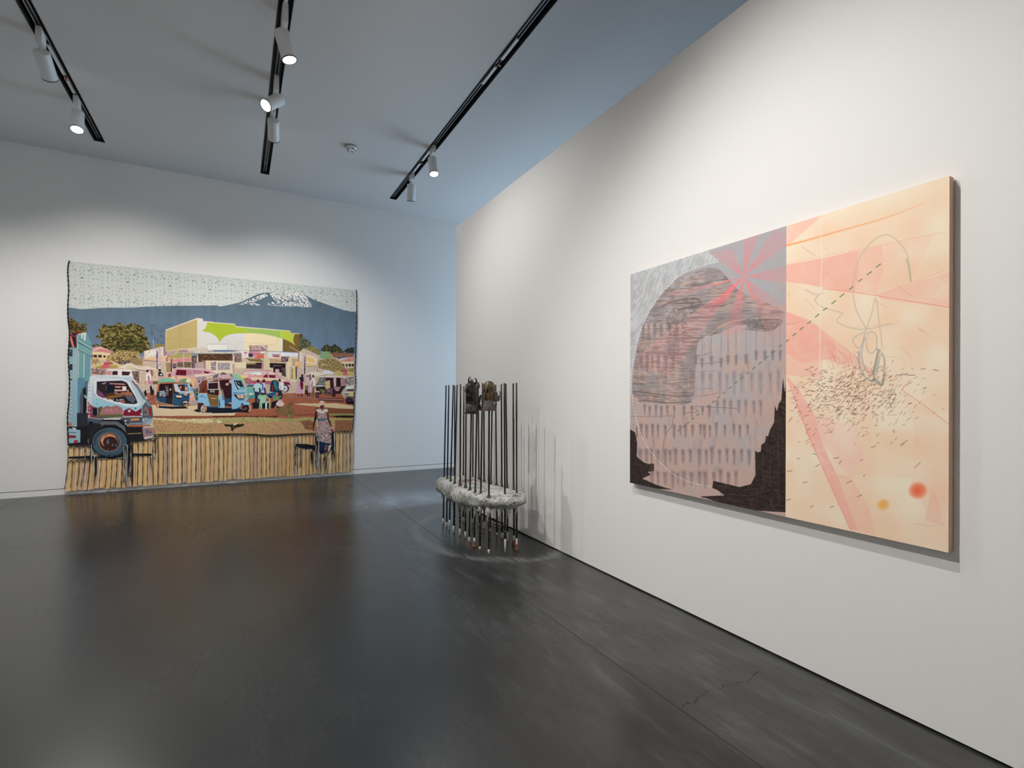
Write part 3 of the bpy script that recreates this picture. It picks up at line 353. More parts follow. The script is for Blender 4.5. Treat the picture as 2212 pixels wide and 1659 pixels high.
    P(Q('F','0 240 150 215 490 210 680 215 480 240 150 260 0 280'),(160,116,114)); P(Q('F','160 260 490 240 500 700 480 940 320 950 300 700 200 500'),(52,26,32)); c.line(Q('F','150 250 170 420 220 600 230 680'),2,(214,172,130)); P(Q('F','160 500 200 480 240 640 190 680 165 640'),(206,160,120)); P(Q('F','140 660 240 690 310 790 315 1000 150 990'),SK); P(Q('F','150 760 180 800 200 960 160 960'),(48,92,128)); P(Q('F','320 740 480 740 490 960 400 960 320 860'),(40,76,106)); P(Q('F','230 480 260 500 300 680 290 790 250 790'),(110,116,130)); P(Q('F','420 840 500 870 500 960 430 900'),(216,164,120)); P(Q('F','400 880 500 900 490 960 420 950'),(46,34,34)); P(Q('F','420 260 480 250 490 350 440 340'),(196,164,160)); P(Q('F','340 340 420 330 410 400 330 400'),(206,150,130))
    P(Q('F','480 230 560 220 700 240 760 260 870 430 900 480 910 600 940 640 940 740 900 800 840 870 720 980 580 1030 500 1030 500 700 495 450'),SK); P(Q('F','550 260 760 270 870 520 700 530 620 500 560 360'),(60,76,92)); c.line(Q('F','540 270 580 400 640 520 720 530 880 520'),1.3,(210,196,184)); P(Q('F','590 290 640 290 730 430 700 480 640 430'),(170,206,206)); P(Q('F','600 280 730 280 780 430 740 440 650 400'),(34,32,44)); c.line(Q('F','640 320 660 300 690 360 700 340 720 380'),.6,(206,214,206)); P(Q('F','650 450 860 440 870 510 700 520'),(120,176,184)); c.line(Q('F','760 280 860 470'),1.2,(214,180,170))
    c.line(Q('F','530 600 860 605'),1.2,(40,52,68)); P(Q('F','540 640 640 640 810 660 830 740 800 760 680 760 620 730'),(40,38,42)); P(Q('F','620 650 800 660 810 740 680 745'),(226,196,170)); P(Q('F','690 660 740 660 740 740 700 740'),(206,140,120)); P(Q('F','830 650 940 650 930 730 830 740'),(170,150,120)); P(Q('F','860 600 910 600 910 650 865 650'),(222,180,140)); P(Q('F','560 730 640 760 700 800 860 790 820 760 680 760'),(70,110,140)); P(Q('F','600 1020 720 970 760 900 740 960 760 1010 600 1040'),(44,96,136))
    c.ell(q('F','890 1000')[0],9.6,8.6,(44,24,28)); P(Q('F','940 920 1000 930 1020 1040 960 1100 930 1100 970 1020'),(190,150,120)); P(Q('F','760 880 800 830 860 820 960 850 1000 900 940 920 780 920'),SK); P(Q('F','750 900 790 850 800 920 760 940'),(34,34,44)); c.ell(q('F','860 1010')[0],5,4,(84,56,44),.9); c.line(Q('F','750 920 740 1020 800 1060'),.8,(196,140,110)); c.line(Q('F','800 1040 900 1010'),.6,(200,180,150))
    P(Q('3','1700 500 1760 500 1810 560 1780 610 1700 600'),(60,40,40)); c.ell(q('E','1640 1140')[0],7.4,9.0,(34,26,32)); c.ell(q('E','1660 1140')[0],6.8,8.4,(206,144,108)); c.ell(q('E','1635 1150')[0],5.2,7.0,(96,72,66)); c.ell(q('E','1632 1155')[0],4.2,6.0,(206,202,204)); c.ell(q('E','1635 1165')[0],2.4,3.6,(176,120,96)); c.line(Q('E','1530 790 1640 790 1750 810'),.7,(30,40,60)); c.ell(q('E','1605 755')[0],1.8,.9,(60,80,100))
    # green stand + people from behind + luggage + chair
    P(Q('F','900 380 1080 370 1110 740 950 740 900 600'),(100,176,168)); P(Q('F','900 390 1080 380 1080 430 900 440'),(50,100,140)); c.region(Q('F','890 440 1080 430 1080 500 900 510'),[(84,140,90),(226,206,110),(120,180,180)],[3,2,2],2.6,131); P(Q('F','950 630 1080 620 1090 740 960 740'),(60,140,140)); P(Q('F','960 600 1070 600 1060 660 960 660'),(216,206,180)); P(Q('F','880 340 1000 300 1010 380 880 400'),(196,150,140)); P(Q('F','940 240 1010 250 1010 340 960 330'),(40,50,66)); c.region(Q('F','880 200 1010 220 1010 380 880 360'),[(196,120,130),(170,80,100),(60,50,66),(206,190,190)],[3,2,2,1],3,132)
    P(Q('F','1095 380 1180 330 1260 370 1270 470 1240 580 1110 560 1070 450'),(176,206,206)); c.specks(Q('F','1110 380 1240 380 1230 540 1120 540'),(206,214,200),30,.5,2,133,1.5,1); c.ell(q('F','1195 285')[0],3.1,3.6,(70,38,34)); P(Q('F','1070 460 1100 460 1110 560 1080 550'),(50,26,30)); P(Q('F','1100 555 1240 580 1240 830 1200 840 1190 700 1170 860 1120 860 1110 700'),(40,48,66)); P(Q('F','1215 460 1255 470 1290 590 1280 620 1230 580'),(54,30,32))
    P(Q('F','1260 370 1360 320 1400 370 1390 460 1370 610 1280 600 1250 470'),(170,194,226)); c.line(Q('F','1270 365 1320 370 1320 520 1270 520'),1.9,(34,40,66)); c.ell(q('F','1350 280')[0],3.1,3.9,(70,46,38)); P(Q('F','1340 460 1380 460 1420 640 1390 650'),(50,28,30)); P(Q('F','1250 590 1390 600 1400 760 1260 750'),(36,46,70)); P(Q('F','1390 470 1440 480 1470 620 1410 600'),(214,196,190)); c.line(Q('F','1400 480 1450 620'),1,(90,70,130))
    P(Q('F','1010 890 1100 840 1200 850 1520 860 1500 1010 1040 1020 1060 950'),(38,30,34)); P(Q('F','1540 1000 1560 840 1740 790 1720 880 1600 1010'),(32,30,38))
    P(Q('F','1520 380 1560 280 1600 255 1700 260 1740 330 1760 480 1740 600 1560 570 1510 560'),(36,50,68)); P(Q('F','1600 280 1690 270 1730 520 1690 560 1610 400'),(46,104,108)); c.line(Q('F','1575 400 1585 550'),1.8,(170,36,52)); c.line(Q('F','1640 300 1650 500'),1,(90,150,150)); P(Q('F','1430 650 1500 600 1690 570 1650 660 1540 700'),(36,92,136)); P(Q('F','1440 660 1600 690 1560 740 1460 720'),(34,40,56)); P(Q('F','1720 520 1820 530 1850 690 1800 770 1740 740'),(36,44,60))
    P(Q('F','1750 350 1850 310 1880 380 1850 520 1780 510 1740 460'),(222,222,220)); P(Q('F','1750 390 1800 380 1810 500 1770 500'),(176,184,186)); c.ell(q('F','1765 265')[0],3,3.1,(60,40,36)); P(Q('F','1600 740 1740 700 1810 670 1810 700 1700 780 1600 810'),(110,160,80)); c.region(Q('F','1580 680 1680 670 1690 760 1600 750'),[(90,150,150),(60,90,110),(206,176,130)],[3,2,1],2.6,134); P(Q('F','1680 870 1770 770 1830 800 1900 900 1840 960 1750 950 1670 910'),(216,196,192)); P(Q('F','1740 790 1830 780 1840 850 1770 870'),(206,170,166)); P(Q('F','1690 950 1800 1000 1700 1010'),(40,40,60)); P(Q('F','1760 740 1800 740 1810 770 1750 770'),(40,48,66))
    CH=(140,196,158); P(Q('F','1190 670 1230 650 1400 645 1450 700 1500 740 1520 760 1520 1010 1490 1020 1490 780 1420 740 1400 850 1260 860 1250 770 1200 750'),CH); P(Q('F','1250 840 1400 850 1500 820 1500 850 1400 860 1310 880 1300 1030 1260 1030 1260 880 1240 1040 1220 1040 1240 840'),CH); P(Q('F','1250 680 1380 670 1400 850 1270 850'),(156,200,170)); P(Q('F','1390 870 1440 860 1430 1040 1395 1040'),(206,222,220)); c.line(Q('F','1290 668 1370 664'),.9,(40,50,50)); P(Q('F','1410 840 1500 825 1480 850 1420 870'),(222,230,228)); P(Q('F','1400 740 1480 740 1490 790 1420 820'),(160,90,60))
    c.region(Q('F','1670 1020 1900 950 1990 960 2010 880 2110 840 2140 850 2060 940 2130 960 2150 1060 2212 1200 2040 1200 2030 1290 2000 1290 1990 1210 1700 1160'),[(46,44,26),(122,124,76),(176,166,116),(160,96,72)],[3.4,3,1.6,3.6],2.6,135,.6,.5,1,1.6); P(Q('F','2000 1180 2040 1180 2030 1300 2010 1300'),(140,150,86)); c.region(Q('G','100 400 190 370 160 470 60 560 30 450'),[(40,44,30),(96,100,66),(166,98,72)],[2,2,3],2.6,136,1,.9)
    # truck ------------------------------------------------------------
    T=lambda s,col,al=1.:P(Q('3',s),col,al)
    P(Q('A','105 110 380 120 340 200 350 560 110 560'),(40,38,40)); P(Q('A','120 110 190 120 230 190 200 195'),(70,84,90)); P(Q('A','105 130 190 230 280 550 210 550 120 250'),(206,116,104)); P(Q('A','215 115 490 118 380 160 260 150'),(134,32,52)); P(Q('A','105 205 330 205 380 180 370 220 330 235 105 232'),(160,44,66)); P(Q('A','300 225 335 225 335 545 310 545'),(120,24,42)); c.line(Q('A','130 115 210 190'),.8,(214,150,110))
    P(Q('A','330 200 385 165 600 112 625 118 790 430 800 560 820 640 790 650 790 860 760 1659 380 1659 380 620 110 615 110 565 350 560'),(112,156,156)); P(Q('A','385 165 600 112 620 118 790 430 800 560 385 340'),(108,156,158)); P(Q('A','380 165 600 110 625 120 600 370 560 350 550 180 520 160 510 310 485 290 470 160 400 190'),(218,214,204))
    P(Q('A','335 210 385 170 385 560 350 560'),(134,166,172)); c.line(Q('A','385 340 800 590'),1.0,(200,204,206)); c.line(Q('A','385 285 800 520'),.5,(96,90,110)); c.line(Q('A','380 405 820 645'),1.6,(72,70,92)); c.line(Q('A','385 430 370 610'),1.2,(206,206,206)); P(Q('A','385 420 820 650 790 850 385 625'),(118,160,158)); c.line(Q('A','385 628 785 850'),1.,(56,70,74))
    for i in range(14): x=455+i*25; c.line([q('A','%d %d'%(x,665+i*13.5))[0],q('A','%d %d'%(x,695+i*13.5))[0]],.5,(50,64,68))
    P(Q('A','385 640 780 850 760 1659 385 1659'),(112,154,152)); P(Q('A','600 760 780 850 760 1659 600 1659'),(106,150,158)); c.line(Q('A','405 650 408 1480'),1.2,(202,204,202)); c.line(Q('A','570 740 562 1560'),1.5,(206,204,204)); c.line(Q('A','770 850 770 1370'),1.5,(196,180,200)); P(Q('A','220 620 380 620 380 1659 220 1659'),(150,174,180)); P(Q('A','110 565 360 560 360 615 110 620'),(124,160,164))
    for x,y in ((450,640),(505,660),(590,630),(585,705)): c.ell(q('A','%d %d'%(x,y))[0],.6,.6,(226,226,226))
    P(Q('A','110 620 222 620 222 830 110 830'),(58,62,64)); P(Q('A','120 640 200 640 140 740'),(96,104,108)); P(Q('A','112 830 222 830 222 1659 130 1659'),(146,174,182)); P(Q('A','140 1055 222 1055 222 1230 135 1230'),(44,46,46)); P(Q('A','130 1510 222 1510 222 1659 130 1659'),(60,60,64))
    for y in (885,975,1060,1235,1320,1400,1500): c.line([q('A','125 %d'%y)[0],q('A','222 %d'%y)[0]],.5,(52,56,60))
    T('155 230 205 230 205 780 155 780',(152,178,186)); 
    for y in range(320,740,46): c.line([q('3','160 %d'%y)[0],q('3','205 %d'%y)[0]],.6,(56,58,60)); c.line([q('3','160 %d'%(y+14))[0],q('3','205 %d'%(y+14))[0]],.8,(190,202,206))
    T('200 240 262 240 262 770 200 770',(140,170,184)); T('150 740 200 745 200 770 155 775',(196,112,60)); T('262 240 420 240 420 165 380 400 370 560 300 740 265 740',(80,110,124)); T('262 200 350 200 330 500 300 740 265 740',(92,134,150)); T('290 420 330 290 335 690 290 720',(80,84,96)); T('330 330 360 310 375 560 360 700 330 720',(26,28,30)); T('335 400 375 420 375 450 350 440',(140,176,176))
    # chassis + shadow cloth
    T('258 620 400 620 400 790 258 790',(44,48,54)); T('890 880 1188 862 1186 905 1060 956 890 960',(34,32,36))
    T('155 780 400 780 400 700 860 700 1050 780 1050 880 900 950 900 1040 860 1120 800 1150 500 1150 420 1010 155 1010',(34,32,36)); T('155 1140 440 1128 800 1120 800 1150 520 1165 155 1165',(28,28,34)); T('860 1000 930 1000 940 1480 880 1480',(26,24,28)); T('900 1100 1150 1105 1150 1130 920 1128',(34,36,44)); T('150 800 298 825 298 970 150 985',(150,182,190)); T('155 885 245 890 245 920 155 918',(130,44,52)); T('155 850 250 850 250 858 155 858',(70,90,100)); T('220 950 270 940 265 980 220 980',(160,50,60)); T('200 790 245 795 245 830 220 830 215 810 200 800',(186,196,200)); c.line(Q('3','160 1015 370 1015'),1,(60,60,66))
    # cab
    T('385 480 385 280 410 185 440 170 860 170 930 200 1080 420 1150 540 1165 640 1150 780 860 780 840 700 780 690 560 690 520 740 390 745',(176,192,200)); T('385 280 408 190 440 172 860 172 900 190 560 205 440 210 420 520 385 520',(206,212,214))
    T('440 215 500 205 800 212 880 250 990 480 1000 520 960 545 860 540 620 480 500 420 460 380',(214,214,216)); T('490 245 790 232 850 255 960 440 980 500 940 515 820 505 640 450 520 420 490 390',(38,40,50)); T('700 280 860 290 900 380 720 400',(50,28,34)); T('705 300 790 300 770 322 716 318',(196,140,130)); T('700 338 800 342 822 358 705 362',(206,160,150)); T('715 364 905 372 925 412 730 402',(160,98,76)); T('735 366 790 366 776 386 750 386',(50,28,34)); T('795 300 845 302 848 356 800 354',(220,210,192)); T('858 340 872 345 870 378 860 376',(222,186,120)); T('700 345 716 352 728 402 700 400',(112,116,122)); T('640 262 830 270 830 285 650 275',(196,130,120)); T('550 265 610 250 590 275 555 275',(190,130,120)); T('590 290 700 280 705 400 600 380',(26,32,42)); T('520 300 600 290 590 350 540 340',(58,36,30)); T('590 385 700 375 700 402 620 430',(86,50,38)); c.line(Q('3','605 290 605 350'),.7,(120,160,170)); T('500 340 560 380 610 440 560 440 500 410',(120,60,90)); c.specks(Q('3','500 340 560 370 600 430 510 420'),(90,130,190),12,.8,3,141,.7,.3); T('600 430 680 410 780 405 820 420 700 440 640 460 610 455',(130,92,44)); T('820 405 920 410 960 450 930 505 860 460',(90,92,100)); T('660 450 840 440 860 505 700 480',(34,26,32)); T('750 480 840 475 820 495',(206,120,110)); text(c,'GLORY',Q('3','725 455')[0],Q('3','820 455')[0],3.0,.7,(222,222,222)); text(c,'T',Q('3','680 455')[0],Q('3','700 455')[0],3.0,.7,(222,222,222))
    c.line(spl(Q('3','465 225 470 360 500 420 640 480 840 532 970 545 1010 520 1000 450')),1.1,(222,222,222)); 
    for t in range(22):
        a=spl(Q('3','455 220 460 370 500 430 640 492 840 545 975 555'),8);pp=a[int(t*(len(a)-1)/21)];c.ell(pp,.45,.45,(70,40,50))
    T('440 470 520 445 620 490 850 540 1010 545 1030 520 1035 560 960 600 880 560 820 590 800 560 500 560 440 540',(150,190,206)); c.specks(Q('3','440 440 500 440 500 560 440 540'),(40,60,80),10,1.2,.8,142)
    T('385 480 440 540 500 560 500 670 385 670',(134,52,68)); T('820 590 880 560 960 605 1030 560 1030 655 800 655',(122,30,48)); c.region(Q('3','500 600 560 560 640 540 760 535 800 560 820 650 500 665'),[(166,112,116),(150,90,96),(190,140,136)],[3,2,2],4,143,1,0,1,1.6); c.region(Q('3','500 560 560 540 520 670 800 655 800 670 500 672'),[(100,100,66),(80,84,58)],[1,1],4,144,1,0,1,1); T('510 640 800 635 810 668 505 672',(98,98,64)); c.specks(Q('3','500 540 800 535 800 570 500 580'),(96,96,60),26,.8,3,145,-1.2,.5)
    def star(x,y,r,col):
        x,y=q('3','%f %f'%(x,y))[0];r*=.18085;P([(x+math.sin(k*math.pi/5)*(r if k%2==0 else r*.42),y-math.cos(k*math.pi/5)*(r if k%2==0 else r*.42)) for k in range(10)],col)
    star(882,595,24,(222,214,210)); star(955,565,16,(120,30,46)); star(1022,632,14,(222,214,210)); T('440 570 470 558 500 570 500 640 470 655 442 640',(24,28,44)); c.line(Q('3','440 575 440 640'),.6,(226,196,196)); c.line(Q('3','503 575 503 645'),.6,(226,196,196))
    for i,(x,y) in enumerate(((402,230),(402,270),(403,312),(404,350),(404,395),(404,440),(405,475))): text(c,'GODBLESS'[i],q('3','%d %d'%(x-8,y-10))[0],q('3','%d %d'%(x+12,y-10))[0],3.4,.6,(150,90,110))
    for i,(x,y) in enumerate(((402,520),(403,560),(403,610))): text(c,'GUS'[i],q('3','%d %d'%(x-12,y-10))[0],q('3','%d %d'%(x+14,y-10))[0],4.4,.9,(226,206,210))
    star(402,655,18,(226,206,206))
    [c.line(Q('3','%d 190 %d %d'%(x,x+6,188+(x*7)%5)),.6,(120,90,100)) for x in (482,492,520,530,541,552,566,578,590,604,628,640,652,672,682,694,706,720,738,752)]
    T('385 672 1040 660 1050 780 870 780 860 730 780 680 600 680 520 740 385 745',(74,84,96)); c.line(Q('3','385 674 520 690 780 672 1035 664'),1.3,(206,170,150)); T('400 720 450 725 450 745 400 745',(24,26,32)); T('900 690 990 682 1010 705 900 712',(206,140,80)); T('770 690 840 690 880 750 850 770',(54,58,66)); star(838,714,18,(222,222,222)); text(c,'BLESSED',Q('3','830 742')[0],Q('3','1035 740')[0],2.7,.65,(206,206,206)); T('870 765 1140 765 1140 780 880 785',(190,100,60)); T('1035 540 1100 460 1150 540 1165 640 1155 700 1040 680',(84,90,100)); 
    c.line(Q('3','1060 590 1075 540 1100 600 1110 640 1060 640'),1.4,(206,150,90)); T('1110 560 1150 560 1150 660 1120 640',(140,44,60)); c.region(Q('3','1040 680 1150 680 1145 760 1040 765'),[(196,210,220),(60,66,76),(140,150,160)],[3,2,2],3,146,.7); T('870 200 930 215 1110 460 1060 460 1000 380 940 260',(200,196,198)); T('900 230 930 240 1080 440 1060 450',(150,60,72)); T('940 260 975 280 1080 440 1050 460 1000 380',(110,120,126)); T('1050 370 1080 340 1090 400 1070 430',(40,40,44)); T('1125 300 1145 285 1175 320 1175 390 1150 415 1130 390',(36,36,38)); T('1140 285 1165 300 1175 350 1160 340',(180,190,200)); c.line(Q('3','1165 410 1160 450 1120 455'),.8,(40,36,40)); c.region(Q('3','1050 440 1110 455 1150 530 1110 540'),[(206,210,214),(30,30,34)],[1,1.2],3,147,.5,-.8)
    T('1035 795 1190 795 1185 890 1060 950',(158,124,128)); T('1080 820 1110 815 1130 880 1150 860 1150 820 1130 815 1125 850 1100 880 1080 860',(96,100,114)); T('1060 910 1180 890 1160 915 1070 935',(206,196,196)); c.line(Q('3','860 870 1030 860'),1.1,(206,170,120)); T('1130 830 1160 800 1170 850',(196,120,80))
    # wheel
    T('385 950 470 780 560 720 740 720 830 780 860 900 840 900 800 810 720 760 580 760 500 830 400 1000',(96,100,106)); C0=q('3','650 968')[0]; T('400 800 480 740 560 760 440 960 400 1020',(40,38,42))
    c.ell(q('3','660 970')[0],41,36,(30,28,30)); c.ell(C0,37.5,31.5,(64,88,102)); r=c.m([(C0[0]+37*math.cos(t),C0[1]+31*math.sin(t)) for t in np.linspace(0,6.28,40)]); N=c.noise(r[0],10,151,.3); c.a[r[0]]*=(1-(r[1]*(N-.5)*.14))[...,None]
    c.ell(C0,24,20.5,(190,122,92)); c.ell(C0,23,19.6,(66,86,98)); c.ell(C0,21.5,18.4,(64,34,30)); c.ell((C0[0]-1,C0[1]-3),18.5,14.5,(214,142,100)); c.ell((C0[0]+1,C0[1]+.5),15.5,12.8,(64,34,32)); c.line(spl(Q('3','485 1000 470 960 500 890 560 845 640 828')),2.6,(60,32,34),1,True); P(Q('3','620 940 640 930 640 985 620 1000 610 970'),(84,104,116)); P(Q('3','670 1010 690 980 680 960 700 1000 680 1020'),(84,104,116)); P(Q('3','715 990 740 1000 740 1030 720 1020'),(84,104,116)); T('720 880 745 890 770 960 760 1010 740 960',(66,86,98)); T('575 920 600 900 590 940',(66,86,98))
    for k in range(5): a=k*1.256+.5; c.ell((C0[0]+18.2*math.cos(a),C0[1]+15*math.sin(a)),1.7,1.7,(64,80,92))
    # woman standing in front of the fringe
    W_=lambda s,col,al=1.:P(Q('G',s),col,al)
    W_('960 440 990 370 1040 345 1110 380 1135 430 1120 500 1000 510 965 470',(222,190,164)); c.specks(Q('G','970 380 1120 380 1120 490 980 490'),(206,140,116),14,.7,3,161,.3,.8); W_('1000 360 1060 360 1070 400 1010 400',(206,196,190)); W_('985 500 1120 490 1110 540 1060 570 990 570 990 530',(90,48,38)); W_('1000 550 1100 560 1140 610 1000 620',(96,52,42))
    W_('870 640 880 620 1000 590 1040 660 1100 590 1200 600 1230 690 1240 900 1330 1080 1360 1200 1330 1330 1330 1659 860 1659 860 1300 900 1100 900 950 870 800',(206,196,190)); c.region(Q('G','900 700 1200 680 1210 900 1340 1200 1330 1659 870 1659 860 1300 920 1000'),[(214,202,200),(202,116,76),(34,38,58),(160,140,152),(190,96,66)],[5,2.4,3,2,1],3.6,162,.9,.6,1,.8,.6); W_('880 620 930 640 1050 700 1180 620 1210 600 1220 650 1060 740 930 690',(214,208,190)); W_('1000 600 1140 600 1050 670',(170,108,92)); W_('920 900 1190 880 1190 930 1060 940 920 970',(70,100,124))
    W_('870 650 920 690 920 850 890 950 870 1100 850 1270 780 1250 800 1050 840 900 845 740',(104,60,46)); W_('845 720 870 660 880 900 840 1100 800 1250 775 1240 800 1000',(38,26,26)); W_('860 920 900 940 850 1150 830 1250 800 1230',(184,124,94)); W_('1180 700 1240 690 1260 850 1330 1050 1350 1160 1300 1120 1230 950 1200 880',(96,54,42)); W_('1250 830 1280 880 1290 940 1260 930',(190,120,96)); W_('1190 870 1250 900 1260 930 1210 920',(26,20,22)); W_('1330 1180 1380 1220 1395 1330 1350 1345 1335 1280',(150,28,56))
    g4=lambda s,col,al=1.:P(Q('4',s),col,al)
    c.region(Q('4','1285 860 1480 830 1475 1000 1290 1000 1340 990 1285 960'),[(210,200,198),(200,114,76),(36,38,56),(160,140,150)],[5,2.6,3,2],3.6,163,.9,.6); g4('1330 960 1480 990 1440 1010 1430 1100 1340 1110 1300 1020',(30,48,74)); g4('1400 1000 1430 1000 1420 1060 1430 1095 1400 1100 1390 1060',(140,84,62)); g4('1285 950 1330 960 1330 1010 1300 1010',(26,30,44))
    g4('1042 990 1060 985 1180 990 1280 1010 1280 1080 1230 1050 1180 1055 1100 1040 1045 1020',(30,32,40)); g4('1475 850 1510 850 1510 1160 1490 1200 1475 1000',(24,24,28))
    return c
# ------------------------------------------------------------------ two-panel painting
def draw_left(fn,W,H):
    c=Canvas(W,H,fn,(172,150,143)); P=c.poly; Q=q; L=lambda s:q('L',s)
    full=L('40 320 900 40 900 1640 40 1460'); r=c.m(Q('P','1350 470 1710 470 1710 1130 1350 1130'));sl=r[0]
    Hh,Ww=c.h,c.w; yy=np.linspace(0,1,Hh)[:,None];xx=np.linspace(0,1,Ww)[None,:]
    n1=c.noise((slice(0,Hh),slice(0,Ww)),90,201);n2=c.noise((slice(0,Hh),slice(0,Ww)),26,202,1.6);n3=c.noise((slice(0,Hh),slice(0,Ww)),4,203)
    base=np.array([178,152,143],np.float32)/255;grey=np.array([160,157,160],np.float32)/255
    t=np.clip(1.2-yy*1.3+(n1-.5)*.9+(n2-.5)*.5,0,1)[...,None]
    c.a[:]=base*(1-t)+grey*t; c.a*=(1+(n3-.5)*.05)[...,None]
    # brown washes: broad horizontal scrubbing on the upper left
    body=spl(L('60 960 75 800 110 640 160 520 230 420 300 350 400 310 520 300 640 420 860 520 850 590 790 630 640 600 540 640 420 690 400 860 380 1010 250 1020 100 1010'))
    r=c.m(body);sl,M=r;N=c.noise(sl,34,205,.16,.12)*.6+c.noise(sl,60,206,.8)*.4
    er=c.m(body); E=np.ones(M.shape,np.float32)
    def sm(v,a_,b_): t_=np.clip((v-a_)/(b_-a_),0,1);return t_*t_*(3-2*t_)
    Ms=M.astype(np.float32)
    c.wash(sl,Ms*(.3+.7*sm(N,.25,.6)),(146,128,124),.7);c.wash(sl,Ms*sm(N,.48,.8),(110,97,96),.55)
    NL=c.noise(sl,120,281,.05,.14);c.wash(sl,Ms*sm(NL,.6,.85),(206,166,142),.38);NL2=c.noise(sl,150,282,.04,.1);c.wash(sl,Ms*sm(NL2,.62,.85),(84,74,74),.45)
    NB=c.noise(sl,60,283,1.3);c.wash(sl,Ms*sm(NB,.5,.8),(126,124,126),.5)
    def blot(t,al):
        r_=c.m(spl(L(t)));Nn=c.noise(r_[0],16,295);c.put(r_[0],r_[1]*sm(Nn,.2,.7),(92,86,86),al)
    for i,(s,w,col,al) in enumerate((('215 500 300 470 400 460 420 490 300 520',10,(96,82,80),.6),('230 520 500 520 700 500 880 520',5,(200,164,140),.5),('200 560 420 560 640 540 860 545',3,(96,82,80),.5),('70 700 160 690 300 700 330 690',4,(198,160,132),.5),('80 820 200 800 390 760 480 700',4,(200,160,130),.5),('60 900 300 900 400 890',4,(200,160,130),.6),('60 930 200 940 400 930',3,(200,160,130),.5),('66 955 140 960 300 980 390 975',7,(90,78,76),.6),('120 1000 240 1015 380 1010',7,(92,80,78),.55),('410 700 460 660 600 580 860 560',5,(206,166,140),.55))):
        c.line(spl(L(s)),w*.404,col,al)
    for k in range(30):
        rr=np.random.RandomState(300+k);x=rr.uniform(90,420);y=rr.uniform(440,990);l=rr.uniform(60,240)
        if x<70+ (max(0,(700-y))*.45): x+=120
        c.line(spl(L('%f %f %f %f %f %f'%(x,y,x+l/2,y-4,x+l,y-rr.uniform(6,30)))),rr.uniform(.7,2.4),((92,78,76) if k%3 else (198,164,142)),.4,True)
    [blot(*v) for v in (('240 520 340 520 345 640 250 660',.4),('350 455 412 468 412 525 370 545',.5),('230 690 300 680 310 760 240 770',.3),('90 690 150 700 150 820 90 820',.3))]
    # pale grey-blue corner outside the arc
    arc='62 960 62 850 75 760 100 650 140 550 200 455 260 385 330 325 430 285 520 263'
    arcp=spl(L(arc))
    out=[(1350,455),(1350,900)]+arcp+[(1549,561),(1530,547),(1512,455)]
    r=c.m(out);sl,M=r;N=c.noise(sl,7,221,4.,.6)*.6+c.noise(sl,40,222)*.4
    Ms=M.astype(np.float32);c.wash(sl,Ms,(170,172,173),.85);c.wash(sl,Ms*sm(N,.45,.8),(186,189,191),.7);c.wash(sl,Ms*sm(1-N,.5,.85),(150,146,147),.6)
    N3=c.noise(sl,4,225,12.,.62);c.wash(sl,Ms*sm(N3,.6,.9),(200,203,205),.4)
    c.within(out); 
    for k in range(150):
        rr=np.random.RandomState(700+k);x=rr.uniform(50,520);y=rr.uniform(200,820);l=rr.uniform(20,70);a=-1.05+(x-60)/480*.7
        c.line(L('%f %f %f %f'%(x,y,x+l*math.cos(a),y+l*math.sin(a))),rr.uniform(.3,1.1),((200,202,204) if k%2 else (156,152,152)),.22)
    pass; c.within(None)
    # fringe of dark vertical drips / figures
    def soft(cx_,cy_,wx,hy,col,al,top=.3):
        ctr=c.fn(np.array([[cx_,cy_],[cx_+wx,cy_+hy]]));x,y=ctr[0];sx=max(abs(ctr[1][0]-x),1);sy=max(abs(ctr[1][1]-y),1)
        x0,x1=int(max(x-sx*2.6,0)),int(min(x+sx*2.6,c.w));y0,y1=int(max(y-sy*1.5,0)),int(min(y+sy*1.6,c.h))
        if x1<=x0 or y1<=y0:return
        X=(np.arange(x0,x1)[None,:]-x)/sx;Y=(np.arange(y0,y1)[:,None]-y)/sy
        wdt=np.clip(1-.45*np.clip(Y,-1,2),.35,1.5);K=np.exp(-(X/wdt)**2*1.4)*np.clip((1.05-np.abs(Y))/.35,0,1)
        c.put((slice(y0,y1),slice(x0,x1)),K.astype(np.float32),col,al)
    def figs(y0,y1,xs,col,al,w=9,seed=0):
        for i,x in enumerate(xs):
            rr=np.random.RandomState(seed+i);h=(y1-y0)*rr.uniform(.85,1.2);p=L('%f %f'%(x+rr.uniform(-3,3),(y0+y1)/2+rr.uniform(-7,7)))[0];k=.404
            soft(p[0],p[1],w*k*.55*rr.uniform(.8,1.3),h*k*.6,col,al*1.05);soft(p[0]-w*k*.1,p[1]-h*k*.28,w*k*.42,h*k*.2,(col[0]-14,col[1]-12,col[2]-8),al*.7)
            q2=L('%f %f'%(x+w*1.1,(y0+y1)/2))[0];soft(q2[0],q2[1],w*k*.32,h*k*.55,(206,164,144),.32)
    rb=np.random.RandomState(77)
    for k in range(150):
        x=rb.uniform(60,860);y=rb.uniform(620,1500);p=L('%f %f'%(x,y))[0];soft(p[0],p[1],rb.uniform(2,4.5),rb.uniform(10,26),((124,114,120) if k%2 else (204,166,150)),.22)
    figs(1030,1085,[130,160,190,220,250,290,340,380,440,480],(112,98,102),.55,12,1); figs(1000,1075,[522,555,590,632,672,712,748],(120,110,116),.5,15,2)
    figs(1130,1195,[112,142,172,204,240,286,322,352,390,428,452,478,516,560,608,640,680],(116,102,106),.6,14,3); figs(1260,1340,[108,140,170,202,240,268,300,340,375,426,460,492,532,572,610,648,688],(118,104,108),.55,18,4)
    figs(1380,1460,[170,205,240,280,310,345,385,425,458,500,540,580,620],(120,104,108),.5,20,5); figs(850,960,[440,480,530,570,610,650,700,750,800,846],(126,120,130),.38,20,6); figs(760,840,[110,140,170,205,245,280],(104,94,96),.4,14,7)
